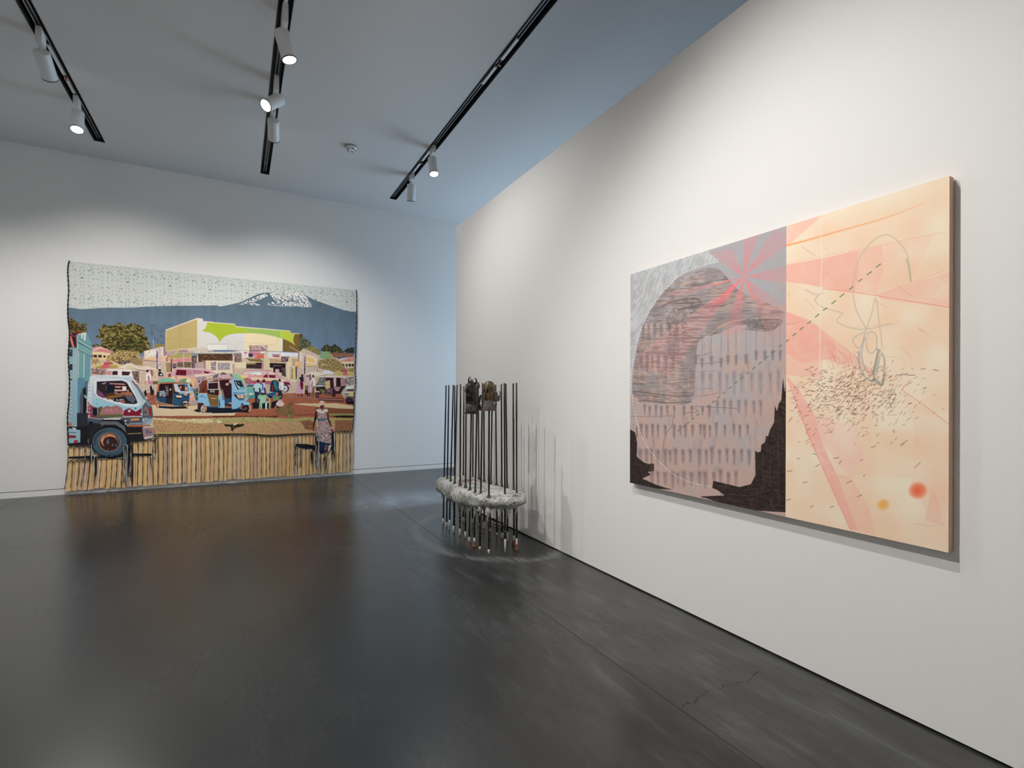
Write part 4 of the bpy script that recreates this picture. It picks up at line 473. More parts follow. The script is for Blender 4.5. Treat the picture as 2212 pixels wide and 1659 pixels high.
    for x,y0,y1 in ((404,690,760),(436,650,780),(486,660,770),(537,640,780),(574,640,765),(617,640,765),(670,630,760),(724,600,740),(770,630,740),(812,600,740),(852,610,740)):
        c.line(L('%f %f %f %f'%(x,y0-20,x,y1)),.9,(104,100,108),.7); p=L('%f %f'%(x,y1+22))[0]; soft(p[0],p[1],3.4,12,(106,102,110),.75)
    figs(590,660,[118,150,185,220,262,300],(110,98,100),.45,12,8); blot('640 560 850 570 850 600 790 635 640 625',.45)
    # sun rays
    S=L('652 343')[0]
    RAY=['470 220 600 200 ','656 120 726 95','820 75 883 130','883 280 883 372','883 560 800 440','760 900 885 900','545 660 640 660','230 640 100 760','300 430 290 420']
    def ray(pts,al,far=330.):
        r_=c.m(pts)
        if not r_: return
        sl_,M_=r_;s0=c.fn(np.array([S]))[0];yy_=np.arange(sl_[0].start,sl_[0].stop)[:,None]-s0[1];xx_=np.arange(sl_[1].start,sl_[1].stop)[None,:]-s0[0];d_=np.sqrt(xx_**2+yy_**2);nz=c.noise(sl_,26,291)*.5+.75
        k=np.clip(np.exp(-d_/190.)+.28,0,1)*nz;c.put(sl_,(M_*k).astype(np.float32),(224,120,124),al);c.put(sl_,(M_*np.exp(-d_/80.)).astype(np.float32),(246,104,110),al*.75)
    rays=[('500 205 590 190',.55),('656 140 735 108',.6),('808 80 883 120 883 160',.5),('883 285 883 378',.55),('870 500 883 870 ',.42),('560 620 652 650',.6),('110 770 160 790 520 480',.0)]
    for s,al in (('470 215 590 190',.5),('655 140 740 110',.6),('820 80 883 118 883 175',.5),('883 283 883 376',.5),('883 500 883 880 800 690',.42),('550 660 652 640',.62),('250 430 290 440 520 350 540 340 400 380',.0)):
        if al: 
            p=L(s); ray([S]+p,al*.68)
    ray([S]+L('240 430 300 450 560 375'),.45); ray([S]+L('380 300 520 318'),.3); ray([S]+L('520 455 470 500 560 475'),.5); ray([S]+L('700 460 745 445 800 560'),.35)
    ray([S]+L('110 745 60 790 250 880'),.42); P([S]+L('150 1030 60 1150 480 600'),(190,140,146),.0)
    for s in ('470 640 330 900','400 1000 300 1330','260 900 60 1160','600 420 400 1040','120 750 640 350','150 720 640 345','740 740 883 1000'): c.line([S]+L(s)[1:] if s.startswith(('600','740')) else L(s),.5,(206,166,160),.55)
    c.line(L('283 1075 350 1110 330 1150'),.5,(206,170,160),.6)
    # long thin strokes
    c.line(L('55 1090 200 1088 280 1084'),1.6,(140,110,104),.7); c.line(spl(L('285 1085 275 1140 240 1200 225 1330')),2.2,(132,116,114),.7); c.line(spl(L('170 1130 180 1230 205 1360')),1.5,(130,112,110),.6); c.line(spl(L('340 1070 420 1060 390 1035 630 1046')),1.3,(110,98,104),.8); c.line(spl(L('333 540 340 620 330 690 390 720')),1.2,(120,112,110),.6)
    for a in np.linspace(0,6.28,13)[:-1]: c.line([L('288 880')[0],tuple(np.array(L('288 880')[0])+np.array([math.cos(a)*14,math.sin(a)*12]))],.9,(176,164,150),.8,True)
    # black masses
    BK=(48,38,35); bl=L('52 1155 82 1175 92 1230 90 1300 98 1310 130 1335 182 1350 180 1375 150 1385 165 1400 120 1420 200 1455 280 1480 200 1475 52 1445')
    P(bl,BK); c.line(L('88 1140 92 1200'),1.4,BK); P(L('183 1340 183 1380 160 1385 160 1340'),(70,56,52))
    br=L('886 1600 886 890 878 960 868 880 860 1000 846 1020 838 1060 826 1030 822 1120 800 1160 790 1195 780 1190 775 1225 755 1240 752 1275 735 1280 722 1270 725 1400 700 1450 640 1465 500 1432 494 1470 520 1480 560 1510 430 1515 520 1545 700 1590')
    P(br,BK); 
    for pts,seed in ((bl,241),(br,242)):
        r=c.m(pts);sl,M=r;N=c.noise(sl,3,seed,9.);N2=c.noise(sl,16,seed+4,.3,.2);Ms=M.astype(np.float32);c.put(sl,Ms*sm(N,.5,.9),(76,62,56),.5);c.put(sl,Ms*sm(N2,.5,.9),(30,22,21),.7);c.put(sl,Ms*sm(1-N2,.62,.95),(84,70,62),.4)
    for s in ('434 1520 600 1535 720 1530','500 1450 640 1480 760 1470','540 1500 700 1510 800 1480','760 1290 765 1460 720 1500','800 1260 800 1440','840 1100 850 1560'): c.line(spl(L(s)),1.6,(84,68,60),.5)
    c.line(L('722 1160 722 1400'),.7,(110,110,116),.8); c.line(L('70 1450 240 1470 275 1478'),1.1,BK)
    # small dashes on the right margin
    rr=np.random.RandomState(9)
    for k in range(26): x=rr.uniform(720,880);y=rr.uniform(900,1120); c.line(L('%f %f %f %f'%(x,y,x+rr.uniform(8,26),y-rr.uniform(4,20))),.5,(150,120,116),.6)
    # white dashed arc
    A=spl(L('520 262 430 285 330 325 260 385 200 455 140 550 100 650 75 760 60 860 62 960 80 1080 110 1180 160 1270 230 1350 290 1400 380 1440 490 1465'),14); A=np.array(A); d=np.r_[0,np.cumsum(np.linalg.norm(np.diff(A,axis=0),axis=1))]; n=int(d[-1]/7.0)
    for i in range(n):
        a0,a1=d[-1]*i/n,d[-1]*(i+.62)/n; g=lambda t:(np.interp(t,d,A[:,0]),np.interp(t,d,A[:,1])); c.line([g(a0),g(a1)],1.2,(206,214,218),.95)
    return c
def dashes(c,pts,cols,k0,k1):
    # bold green dashed diagonal crossing both panels
    for i,s in enumerate(pts):
        c.line(s,2.1 if i>3 else 1.8,cols)
_g=list(map(float,'1454.3 939.8 1458 937 1464 931.3 1469.2 927.7 1473.7 923.2 1479 919.6 1484.2 915.2 1489.4 911 1494.3 906.7 1499.5 902.6 1504.8 897.8 1510.4 893.3 1515.7 889 1521.3 884 1526.6 879.6 1532.2 874.8 1537.9 870 1543.5 865.5 1549.6 860.6 1555.3 856.2 1561.7 850.5 1567.4 846 1573.8 840 1579.5 835.2 1586.4 829 1592.4 823.9 1598.5 819.4 1605 814.2 1611.4 808.5 1617.9 803.3 1624.7 797.6 1631.6 792 1638 786.7 1645 781.5 1652.2 774.6 1659.5 769 1666.3 762 1673.2 757.2 1681.3 750.4 1688.1 745.1 1696.6 738.7 1703.9 733.4 1711 726 1719.8 719.7 1726.7 712.8 1735 706.4 1743 699.5 1751.6 693 1759.6 685.7 1769 678 1777 671 1786 664.5 1795 657 1804.7 649 1812.6 642 1823 634 1832.8 626 1842 619 1852.4 609 1861 602.5 1871 594 1882 586.5 1890.5 578 1901 570'.split()))
GREEN_D=[((_g[i],_g[i+1]),(_g[i+2],_g[i+3])) for i in range(0,len(_g),4)]
def draw_right(fn,W,H):
    c=Canvas(W,H,fn,(241,203,177)); P=c.poly; R=lambda s:q('R',s)
    Hh,Ww=c.h,c.w; n1=c.noise((slice(0,Hh),slice(0,Ww)),120,301);n2=c.noise((slice(0,Hh),slice(0,Ww)),3,302);n3=c.noise((slice(0,Hh),slice(0,Ww)),40,303)
    yy=np.linspace(0,1,Hh)[:,None]
    c.a+=(np.array([2,6,8],np.float32)/255)*((n1-.5)*3)[...,None]; c.a*=(1+(n2-.5)*.025)[...,None]
    pk=(238,160,146)
    def wash(s,al,seed,col=pk):
        r=c.m(R(s));
        if not r:return
        sl,M=r;N=c.noise(sl,40,seed,1,.5)*.6+c.noise(sl,9,seed+1,.5,.3)*.4;K=M.astype(np.float32)*np.clip(.35+N*1.1,0,1);old=c.clip;c.put(sl,K,col,al)
    wash('0 330 32 325 180 195 0 255',.5,311); wash('32 395 360 335 500 310 700 260 700 280 420 460 698 480 698 575 450 530 180 500 32 480',.0,312)
    wash('32 400 200 370 320 342 330 430 310 511 250 505 120 480 32 470',.5,313);wash('32 400 200 370 420 320 430 420 400 519 250 505 120 480 32 470',.3,351);wash('32 400 420 320 560 285 640 270 560 420 480 530 250 505 32 470',.16,352); wash('400 520 700 430 698 575 420 540',.35,314); wash('32 590 150 640 280 740 420 860 330 830 180 780 180 860 60 850 32 850',.6,315,(240,166,150)); wash('32 590 120 620 230 720 240 780 100 800 32 760',.35,321,(230,140,130))
    wash('36 850 80 900 150 1010 180 1120 240 1250 330 1480 298 1480 200 1260 120 1090',.75,316,(240,160,150)); wash('150 1010 330 1060 350 1180 300 1270 180 1120',.3,317,(240,170,170)); wash('300 1260 380 1400 400 1500 300 1480 200 1250',.5,318,(240,172,152)); wash('500 900 698 1050 698 1400 640 1460 540 1270 320 1255 300 1270 350 1080 560 1080',.25,319,(240,180,150)); wash('380 1060 560 1070 540 1270 400 1260',.45,320,(238,206,178)); wash('600 1440 680 1460 650 1350 630 1300',.3,322,(232,150,140))
    for s,w,al in (('180 497 330 515 520 545 698 574',1.6,.8),('500 905 600 975 698 1048',1.6,.6),('36 860 110 1050 200 1260 300 1480',2.2,.45),('32 395 200 360 420 318 560 290 690 265',.9,.4),('400 525 480 495 600 450 680 420',.8,.5),('32 480 100 500 190 560',.8,.3),('560 1455 640 1462 680 1455',1,.5),('32 325 180 200',1,.3),('380 340 420 350 410 460',1.,.3)): c.line(spl(R(s)),w,(232,130,120),al)
    # orange sweep
    sw=spl(R('32 322 130 296 250 262 400 220 500 185 600 145'),10)
    for i in range(len(sw)-1): f=i/len(sw); c.line([sw[i],sw[i+1]],max(3.4*(1-f*.35),.8),(244,150,96),.95*(1-f*.85)+.05)
    for i in range(len(sw)-1): f=i/len(sw); c.line([sw[i],sw[i+1]],9*(1-f*.2),(246,170,120),.18*(1-f))
    # soft dots
    for ctr,rad,col,al in (('572 1318',17,(226,92,54),.95),('432 1376',12,(246,160,70),.9)):
        x,y=R(ctr)[0];
        for k in range(14,0,-1): c.ell((x,y),rad*1.25*k/14,rad*1.15*k/14,col,al*.16)
    c.line(R('375 1080 345 1150 315 1165'),1,(232,170,150),.4)
    # scribbles
    def scr(s,w,al,col=(186,180,158)): c.line(spl(R(s),8),w,col,al)
    scr('540 470 530 380 500 320 450 280 400 290 350 340 320 400 305 470 305 520 320 590 360 660',3.2,.75); c.line(spl(R('520 375 530 410 538 470')),4,(176,166,134),.7)
    scr('110 500 150 520 180 515 150 540 175 570 240 590 262 598 240 630 290 655 360 662 465 638',3.4,.7); scr('350 690 380 600 396 535 410 620 425 740',3.2,.7); scr('360 670 320 690 305 710 330 740 360 690 380 672 400 690 400 740 380 760 362 740 360 680',3.6,.8); scr('330 750 330 800 350 850 390 870 410 790 415 745 400 800 395 850 420 885 430 870 432 780 400 740',5,.85,(168,168,156)); scr('352 690 340 760 350 810 370 840',4.4,.6,(150,168,170)); scr('410 745 390 850 420 890 432 860',5,.7,(140,140,130)); scr('420 775 500 780 512 830 490 880 440 925 400 930 365 900 355 850',3.0,.6,(200,196,170)); scr('300 655 480 640',2,.4)
    c.line(spl(R('170 200 172 270 178 360 175 440 170 560 172 700 170 880 178 1000 178 1045'),8),1.5,(240,214,208),.9)
    for k in range(26):
        rr=np.random.RandomState(800+k);x=rr.uniform(60,190);y=rr.uniform(850,1080);c.line(R('%f %f %f %f'%(x,y,x+4,y+18)),1,(244,206,196),.35)
    # swarm of short brown ticks
    rr=np.random.RandomState(5);BR=(112,78,68)
    n=0
    while n<690:
        x=rr.normal(290,120);y=rr.normal(915,72)+abs(x-290)*.05
        if not(38<x<690 and 800<y<1420): continue
        u=(x-285)/150.;v=(y-935)/70.;d=math.hypot(u,v)
        if y<815+abs(x-330)*.02 and rr.rand()<.8: continue
        L_=rr.uniform(11,24)*(.85 if d<.8 else 1);a=-.5+rr.normal(0,.22)
        if rr.rand()<.35: a=.3+rr.normal(0,.3) if x<240 else -1.0
        c.line(spl(R('%f %f %f %f %f %f'%(x,y,x+L_/2*math.cos(a),y+L_/2*math.sin(a)-1.2,x+L_*math.cos(a),y+L_*math.sin(a))),3),rr.uniform(.8,1.35),BR,.85 if d<1.3 else .7,True); n+=1
    for k in range(46):
        x=rr.uniform(45,560);y=rr.uniform(860,1150);a=-.7+rr.normal(0,.3);L_=rr.uniform(12,26);c.line(R('%f %f %f %f'%(x,y,x+L_*math.cos(a),y+L_*math.sin(a))),rr.uniform(.7,1.3),BR,.55)
    for s in ('40 1240 62 1238','104 1288 124 1282','155 1222 172 1212','228 1188 252 1184','280 1290 305 1278','325 1345 345 1335','135 1388 148 1378','215 1388 232 1382','380 1145 400 1136','336 1198 348 1190','500 1135 530 1112','558 1226 582 1204','470 1080 472 1070','145 1168 160 1172','36 1358 56 1354','80 1188 92 1190','250 1210 262 1196','350 1262 358 1254','530 968 546 962','590 905 606 898','520 850 560 848','580 825 600 822','630 826 656 832','490 850 530 842','170 1010 190 1012','80 968 70 985','45 1040 60 1020'): c.line(R(s),1.4,BR,.8)
    rr=np.random.RandomState(6)
    for k in range(30):
        x=rr.uniform(190,330);y=rr.uniform(730,790);c.line(R('%f %f %f %f'%(x,y,x+rr.uniform(14,36),y+rr.uniform(30,50))),.6,(176,124,104),.7)
    for s in ('572 657 620 692','95 325 150 365','110 540 150 580','190 330 208 348','480 480 520 510 556 540','500 735 545 780','395 545 440 575','195 435 240 475','40 515 50 530','480 620 490 640','560 650 590 675'): c.line(spl(R(s)),.7,(180,128,108),.7)
    c.line(spl(R('5 640 60 640 92 630')),1.1,(170,130,126),.8)
    return c
YT=9.85;XF=2.694
TX0,TX1,TZ1=-2.30,2.06,3.60; TW,TH=1080,892      # cloth grid (columns, rows)
def tap_fn(k=2):
    def f(p): a=on_y(p,YT);return np.stack([(a[...,0]-TX0)/(TX1-TX0)*TW*k,(TZ1-a[...,1])/TZ1*TH*k],-1)
    return f
def tap_inv(c): a=np.stack([c[...,0]/(TW*2)*(TX1-TX0)+TX0,TZ1-c[...,1]/(TH*2)*TZ1],-1);return from_y(a,YT)
def tap_art(): return draw_tapestry(tap_fn(),TW*2,TH*2,tap_inv)
PY=[float(on_x((1361,800),XF)[0]),float(on_x((1697.5,800),XF)[0]),float(on_x((2049.5,800),XF)[0])]   # far edge, join, near edge
PZ=(float(np.mean([on_x(p,XF)[1] for p in ((1361,1044),(2050,1191))])),float(np.mean([on_x(p,XF)[1] for p in ((1361,592.5),(2049,379))])))
def pan_fn(y0,y1,w,h,k=2):
    def f(p): a=on_x(p,XF);return np.stack([(y0-a[...,0])/(y0-y1)*w*k,(PZ[1]-a[...,1])/(PZ[1]-PZ[0])*h*k],-1)
    return f
LW,LH,RW,RH=560,760,440,1000
def left_art(): c=draw_left(pan_fn(PY[0],PY[1],LW,LH),LW*2,LH*2); dashes(c,GREEN_D,(92,120,74),0,1);return c
def right_art(): c=draw_right(pan_fn(PY[1],PY[2],RW,RH),RW*2,RH*2); dashes(c,GREEN_D,(92,120,74),0,1);return c
# ------------------------------------------------------------------ helpers
def mat(name,col,rough=.6,metal=0.,emit=None,es=1.,bump=None,spec=.5):
    m=bpy.data.materials.new(name);m.use_nodes=True;n=m.node_tree;b=n.nodes['Principled BSDF']
    b.inputs['Base Color'].default_value=(*[lin(c) for c in col],1);b.inputs['Roughness'].default_value=rough;b.inputs['Metallic'].default_value=metal;b.inputs['Specular IOR Level'].default_value=spec
    if emit: b.inputs['Emission Color'].default_value=(*emit,1);b.inputs['Emission Strength'].default_value=es
    if bump:
        t=n.nodes.new('ShaderNodeTexNoise');t.inputs['Scale'].default_value=bump[0];t.inputs['Detail'].default_value=6;k=n.nodes.new('ShaderNodeBump');k.inputs['Strength'].default_value=bump[1];k.inputs['Distance'].default_value=bump[2]
        tc=n.nodes.new('ShaderNodeTexCoord');n.links.new(tc.outputs['Object'],t.inputs['Vector']);n.links.new(t.outputs['Fac'],k.inputs['Height']);n.links.new(k.outputs['Normal'],b.inputs['Normal'])
    return m
def lin(c): c=c/255.;return c/12.92 if c<=.04045 else ((c+.055)/1.055)**2.4
def tag(o,label=None,cat=None,group=None,kind=None):
    if label:o['label']=label
    if cat:o['category']=cat
    if group:o['group']=group
    if kind:o['kind']=kind
    return o
def mesh_obj(name,bm,m,parent=None,smooth=False):
    me=bpy.data.meshes.new(name);bm.normal_update();bm.to_mesh(me);bm.free()
    if smooth: me.polygons.foreach_set('use_smooth',[True]*len(me.polygons))
    for x in (m if isinstance(m,(list,tuple)) else [m]): me.materials.append(x)
    o=bpy.data.objects.new(name,me);C.objects.link(o)
    if parent: o.parent=parent;o.matrix_parent_inverse=parent.matrix_world.inverted() if False else Matrix.Translation(-Vector(parent.location))
    return o
def empty(name,loc): 
    o=bpy.data.objects.new(name,None);o.empty_display_size=.1;C.objects.link(o);o.location=loc;return o
def box(bm,x0,x1,y0,y1,z0,z1,mi=0):
    v=[bm.verts.new(p) for p in ((x0,y0,z0),(x1,y0,z0),(x1,y1,z0),(x0,y1,z0),(x0,y0,z1),(x1,y0,z1),(x1,y1,z1),(x0,y1,z1))]
    for f in ((3,2,1,0),(4,5,6,7),(0,1,5,4),(1,2,6,5),(2,3,7,6),(3,0,4,7)): bm.faces.new([v[i] for i in f]).material_index=mi
def tube(bm,pts,r,n=8,cap=True,mi=0):
    pts=[Vector(p) for p in pts];R=r if isinstance(r,(list,tuple)) else [r]*len(pts);rings=[];up=Vector((.13,.31,.94))
    for i,p in enumerate(pts):
        d=(pts[min(i+1,len(pts)-1)]-pts[max(i-1,0)]).normalized();a=d.cross(up)
        if a.length<.2: a=d.cross(Vector((1,0,0)))
        a.normalize();b=d.cross(a).normalized();up=b if i else up
        if i: a=d.cross(b_prev).normalized();b=d.cross(a).normalized();
        b_prev=-b if i==0 else b_prev
        if i: 
            b_prev=(b_prev-d*b_prev.dot(d)).normalized();a=d.cross(b_prev).normalized();b=-b_prev
        rings.append([bm.verts.new(p+(a*math.cos(t)+b*math.sin(t))*R[i]) for t in [2*math.pi*k/n for k in range(n)]])
    for i in range(len(rings)-1):
        for k in range(n): bm.faces.new((rings[i][k],rings[i][(k+1)%n],rings[i+1][(k+1)%n],rings[i+1][k])).material_index=mi
    if cap:
        bm.faces.new(rings[0][::-1]).material_index=mi;bm.faces.new(rings[-1]).material_index=mi
def lathe(bm,prof,c,n=32,M=None,mi=0,cap=True):
    """profile of (radius, height) turned about Z; M optional rotation"""
    rings=[]
    for r,h in prof:
        ring=[]
        for k in range(n):
            t=2*math.pi*k/n;p=Vector((r*math.cos(t),r*math.sin(t),h))
            if M: p=M@p
            ring.append(bm.verts.new(p+Vector(c)))
        rings.append(ring)
    for i in range(len(rings)-1):
        for k in range(n): bm.faces.new((rings[i][k],rings[i][(k+1)%n],rings[i+1][(k+1)%n],rings[i+1][k])).material_index=mi
    if cap: bm.faces.new(rings[0][::-1]).material_index=mi;bm.faces.new(rings[-1]).material_index=mi
def ellipsoid(bm,c,r,M=None,n=14):
    prof=[];rings=[]
    g=bmesh.ops.create_uvsphere(bm,u_segments=n,v_segments=n//2+2,radius=1)
    for v in g['verts']:
        p=Vector((v.co.x*r[0],v.co.y*r[1],v.co.z*r[2]))
        if M: p=M@p
        v.co=p+Vector(c)
def N(m,t,**k):
    n=m.node_tree.nodes.new(t)
    for a,b in k.items():
        if a.startswith('i_'): n.inputs[a[2:].replace('_',' ')].default_value=b
        else: setattr(n,a,b)
    return n
def LK(m,a,b): m.node_tree.links.new(a,b)
def ramp(m,fac,stops,interp='LINEAR'):
    r=N(m,'ShaderNodeValToRGB');r.color_ramp.interpolation=interp;e=r.color_ramp.elements
    while len(e)<len(stops): e.new(.5)
    for i,(p,c) in enumerate(stops): e[i].position=p;e[i].color=(*c,1) if len(c)==3 else c
    LK(m,fac,r.inputs[0]);return r
# ------------------------------------------------------------------ surfaces of the room
M_WALL=mat('white wall paint',(232,230,227),.72,bump=(260,.06,.002),spec=.3)
M_CEIL=mat('white ceiling paint',(214,213,212),.85,bump=(200,.05,.002),spec=.2)
M_GAP=mat('dark reveal',(26,25,24),.9)
M_BLACK=mat('black powder coated metal',(22,22,23),.45)
M_SLOT=mat('black slot lining',(40,40,42),.5)
M_RAIL=mat('grey aluminium rail',(120,121,124),.35,.6)
M_WHITE=mat('white enamel',(222,222,222),.4)
M_RING=mat('dark lens ring',(40,40,42),.4)
M_LENS=mat('lamp lens',(255,255,255),.3,emit=(1,.97,.93),es=14)
M_LENSO=mat('lamp lens off',(60,60,62),.2)
M_COP=mat('oxidised copper',(150,86,58),.5,.4)
def floor_material():
    m=mat('polished dark concrete',(50,51,54),.3);b=m.node_tree.nodes['Principled BSDF'];b.inputs['Specular IOR Level'].default_value=.62
    tc=N(m,'ShaderNodeTexCoord');P=tc.outputs['Object']
    n1=N(m,'ShaderNodeTexNoise',i_Scale=1.1,i_Detail=8.,i_Roughness=.62,i_Distortion=.6);LK(m,P,n1.inputs['Vector'])
    mp=N(m,'ShaderNodeMapping');mp.inputs['Scale'].default_value=(3.2,1.1,1);mp.inputs['Rotation'].default_value=(0,0,.5);LK(m,P,mp.inputs[0])
    n2=N(m,'ShaderNodeTexNoise',i_Scale=1.5,i_Detail=7.,i_Roughness=.6,i_Distortion=.25);LK(m,mp.outputs[0],n2.inputs['Vector'])
    mp3=N(m,'ShaderNodeMapping');mp3.inputs['Scale'].default_value=(22,3.,1);mp3.inputs['Rotation'].default_value=(0,0,.25);LK(m,P,mp3.inputs[0])
    n3=N(m,'ShaderNodeTexNoise',i_Scale=1.,i_Detail=6.,i_Roughness=.75,i_Distortion=.1);LK(m,mp3.outputs[0],n3.inputs['Vector'])
    n4=N(m,'ShaderNodeTexNoise',i_Scale=.55,i_Detail=3.);LK(m,P,n4.inputs['Vector'])
    c1=ramp(m,n1.outputs['Fac'],[(.28,(.009,.0088,.0084)),(.5,(.0125,.0125,.0125)),(.72,(.019,.0193,.0197))])
    s2=ramp(m,n2.outputs['Fac'],[(.46,(0,0,0)),(.78,(1,1,1))]);s3=ramp(m,n3.outputs['Fac'],[(.48,(0,0,0)),(.78,(1,1,1))])
    mu=N(m,'ShaderNodeMath',operation='MULTIPLY');LK(m,s2.outputs[0],mu.inputs[0]);LK(m,s3.outputs[0],mu.inputs[1])
    # dusty wear is stronger along the free-standing wall and around the sculpture
    sx=N(m,'ShaderNodeSeparateXYZ');LK(m,P,sx.inputs[0])
    def band(sock,c,hw,soft):
        a=N(m,'ShaderNodeMath',operation='SUBTRACT');LK(m,sock,a.inputs[0]);a.inputs[1].default_value=c
        a2=N(m,'ShaderNodeMath',operation='ABSOLUTE');LK(m,a.outputs[0],a2.inputs[0])
        r=N(m,'ShaderNodeMapRange');r.inputs[1].default_value=hw;r.inputs[2].default_value=hw+soft;r.inputs[3].default_value=1;r.inputs[4].default_value=0;LK(m,a2.outputs[0],r.inputs[0]);return r.outputs[0]
    def op(o,a,b2):
        q_=N(m,'ShaderNodeMath',operation=o)
        for i,x in enumerate((a,b2)):
            if isinstance(x,(int,float)): q_.inputs[i].default_value=x
            else: LK(m,x,q_.inputs[i])
        return q_.outputs[0]
    zone=band(sx.outputs[0],2.45,.45,.9)
    w=op('ADD',op('MULTIPLY',zone,op('ADD',.09,op('ADD',op('MULTIPLY',s2.outputs[0],.20),op('ADD',op('MULTIPLY',mu.outputs[0],.5),op('MULTIPLY',s3.outputs[0],.16))))),op('MULTIPLY',op('ADD',s2.outputs[0],s3.outputs[0]),.05))
    # pale scuffed ring left by people walking round the sculpture
    ex=op('DIVIDE',op('SUBTRACT',sx.outputs[0],2.48),.78);ey=op('DIVIDE',op('SUBTRACT',sx.outputs[1],4.98),1.02)
    dn=N(m,'ShaderNodeTexNoise',i_Scale=3.,i_Detail=4.);LK(m,P,dn.inputs['Vector'])
    d=op('ADD',op('SQRT',op('ADD',op('MULTIPLY',ex,ex),op('MULTIPLY',ey,ey)),0.),op('MULTIPLY',op('SUBTRACT',dn.outputs['Fac'],.5),.22))
    ring=band(d,1.02,.012,.085)
    rn=ramp(m,n3.outputs['Fac'],[(.36,(0,0,0)),(.62,(1,1,1))])
    w=op('ADD',w,op('MULTIPLY',op('MULTIPLY',ring,rn.outputs[0]),.9))
    inside=N(m,'ShaderNodeMapRange');inside.inputs[1].default_value=.88;inside.inputs[2].default_value=1.0;inside.inputs[3].default_value=.35;inside.inputs[4].default_value=1;LK(m,d,inside.inputs[0])
    ww=op('MINIMUM',op('MULTIPLY',w,inside.outputs[0]),1.)
    mx=N(m,'ShaderNodeMix',data_type='RGBA');LK(m,ww,mx.inputs[0]);LK(m,c1.outputs[0],mx.inputs[6]);mx.inputs[7].default_value=(.15,.155,.16,1)
    # saw-cut joints and one hairline crack
    j=op('MAXIMUM',band(sx.outputs[0],1.868,.0025,.0012),op('MAXIMUM',band(sx.outputs[0],-2.745,.0025,.0012),op('MULTIPLY',band(sx.outputs[1],6.65,.0018,.001),.7)))
    cr=N(m,'ShaderNodeTexNoise',i_Scale=4.,i_Detail=8.,i_Roughness=.7);LK(m,P,cr.inputs['Vector'])
    yc=op('ADD',sx.outputs[1],op('MULTIPLY',op('SUBTRACT',cr.outputs['Fac'],.5),.22));crack=op('MULTIPLY',band(yc,1.72,.0015,.001),band(sx.outputs[0],2.2,.3,.02))
    yc2=op('ADD',sx.outputs[1],op('MULTIPLY',op('SUBTRACT',cr.outputs['Fac'],.5),.10));crack2=op('MULTIPLY',op('MULTIPLY',band(yc2,4.42,.0015,.001),band(sx.outputs[0],1.2,.5,.2)),.6)
    j=op('MAXIMUM',j,op('MAXIMUM',crack,crack2))
    mj=N(m,'ShaderNodeMix',data_type='RGBA');LK(m,op('MULTIPLY',j,.85),mj.inputs[0]);LK(m,mx.outputs[2],mj.inputs[6]);mj.inputs[7].default_value=(.004,.004,.004,1);LK(m,mj.outputs[2],b.inputs['Base Color'])
    rr=op('ADD',op('MULTIPLY',ww,.18),op('ADD',op('MULTIPLY',n4.outputs['Fac'],.08),.225));LK(m,op('MINIMUM',op('ADD',rr,op('MULTIPLY',j,.5)),1.),b.inputs['Roughness'])
    bp=N(m,'ShaderNodeBump');bp.inputs['Strength'].default_value=.03;bp.inputs['Distance'].default_value=.01
    # long soft undulation of the trowelled slab smears reflections vertically
    mp5=N(m,'ShaderNodeMapping');mp5.inputs['Scale'].default_value=(5,5,1);LK(m,P,mp5.inputs[0]);n5=N(m,'ShaderNodeTexNoise',i_Scale=6.,i_Detail=4.);LK(m,mp5.outputs[0],n5.inputs['Vector'])
    LK(m,n5.outputs['Fac'],bp.inputs['Height']);LK(m,bp.outputs[0],b.inputs['Normal'])
    return m
M_FLOOR=floor_material()
# ------------------------------------------------------------------ room shell
XL,XR,YN=-5.2,7.4,-4.2
def struct(name,bm,m,sm=False): return tag(mesh_obj(name,bm,m,None,sm),kind='structure')
bm=bmesh.new();box(bm,XL-.2,XR+.2,YN-.2,YB+.2,-.2,0);struct('floor',bm,M_FLOOR)
SLX=[-3.92,-1.765,.389,2.54];SW=.065;YSE=9.25;YS0=-3.0
bm=bmesh.new();x=XL-.2
for s in SLX: box(bm,x,s-SW,YN-.2,YB+.2,HC,HC+.02);box(bm,s-SW,s+SW,YSE,YB+.2,HC,HC+.02);box(bm,s-SW,s+SW,YN-.2,YS0,HC,HC+.02);x=s+SW
box(bm,x,XR+.2,YN-.2,YB+.2,HC,HC+.02);box(bm,XL-.2,XR+.2,YN-.2,YB+.2,HC+.2,HC+.3);struct('ceiling',bm,M_CEIL)
bm=bmesh.new();box(bm,XL-.2,XR+.2,YB,YB+.2,.092,HC);box(bm,XL-.2,XR+.2,YB+.02,YB+.2,0,.092,1);struct('wall_back',bm,[M_WALL,M_GAP])
bm=bmesh.new();box(bm,XL,XR,YB-.0,YB+.02,0,.083);struct('baseboard_back',bm,M_WALL)
bm=bmesh.new();box(bm,XL-.2,XL,YN-.2,YB,0,HC);struct('wall_left',bm,M_WALL)
bm=bmesh.new();box(bm,XL-.2,XR+.2,YN-.2,YN,0,HC);struct('wall_front',bm,M_WALL)
WY0,WY1,WZ0,WZ1=6.6,9.6,.25,3.6
bm=bmesh.new();box(bm,XR,XR+.2,YN-.2,WY0,0,HC);box(bm,XR,XR+.2,WY1,YB,0,HC);box(bm,XR,XR+.2,WY0,WY1,0,WZ0);box(bm,XR,XR+.2,WY0,WY1,WZ1,HC);struct('wall_right',bm,M_WALL)
wn=tag(empty('window_1',(XR+.1,(WY0+WY1)/2,WZ0)),kind='structure')
bm=bmesh.new();f=.05
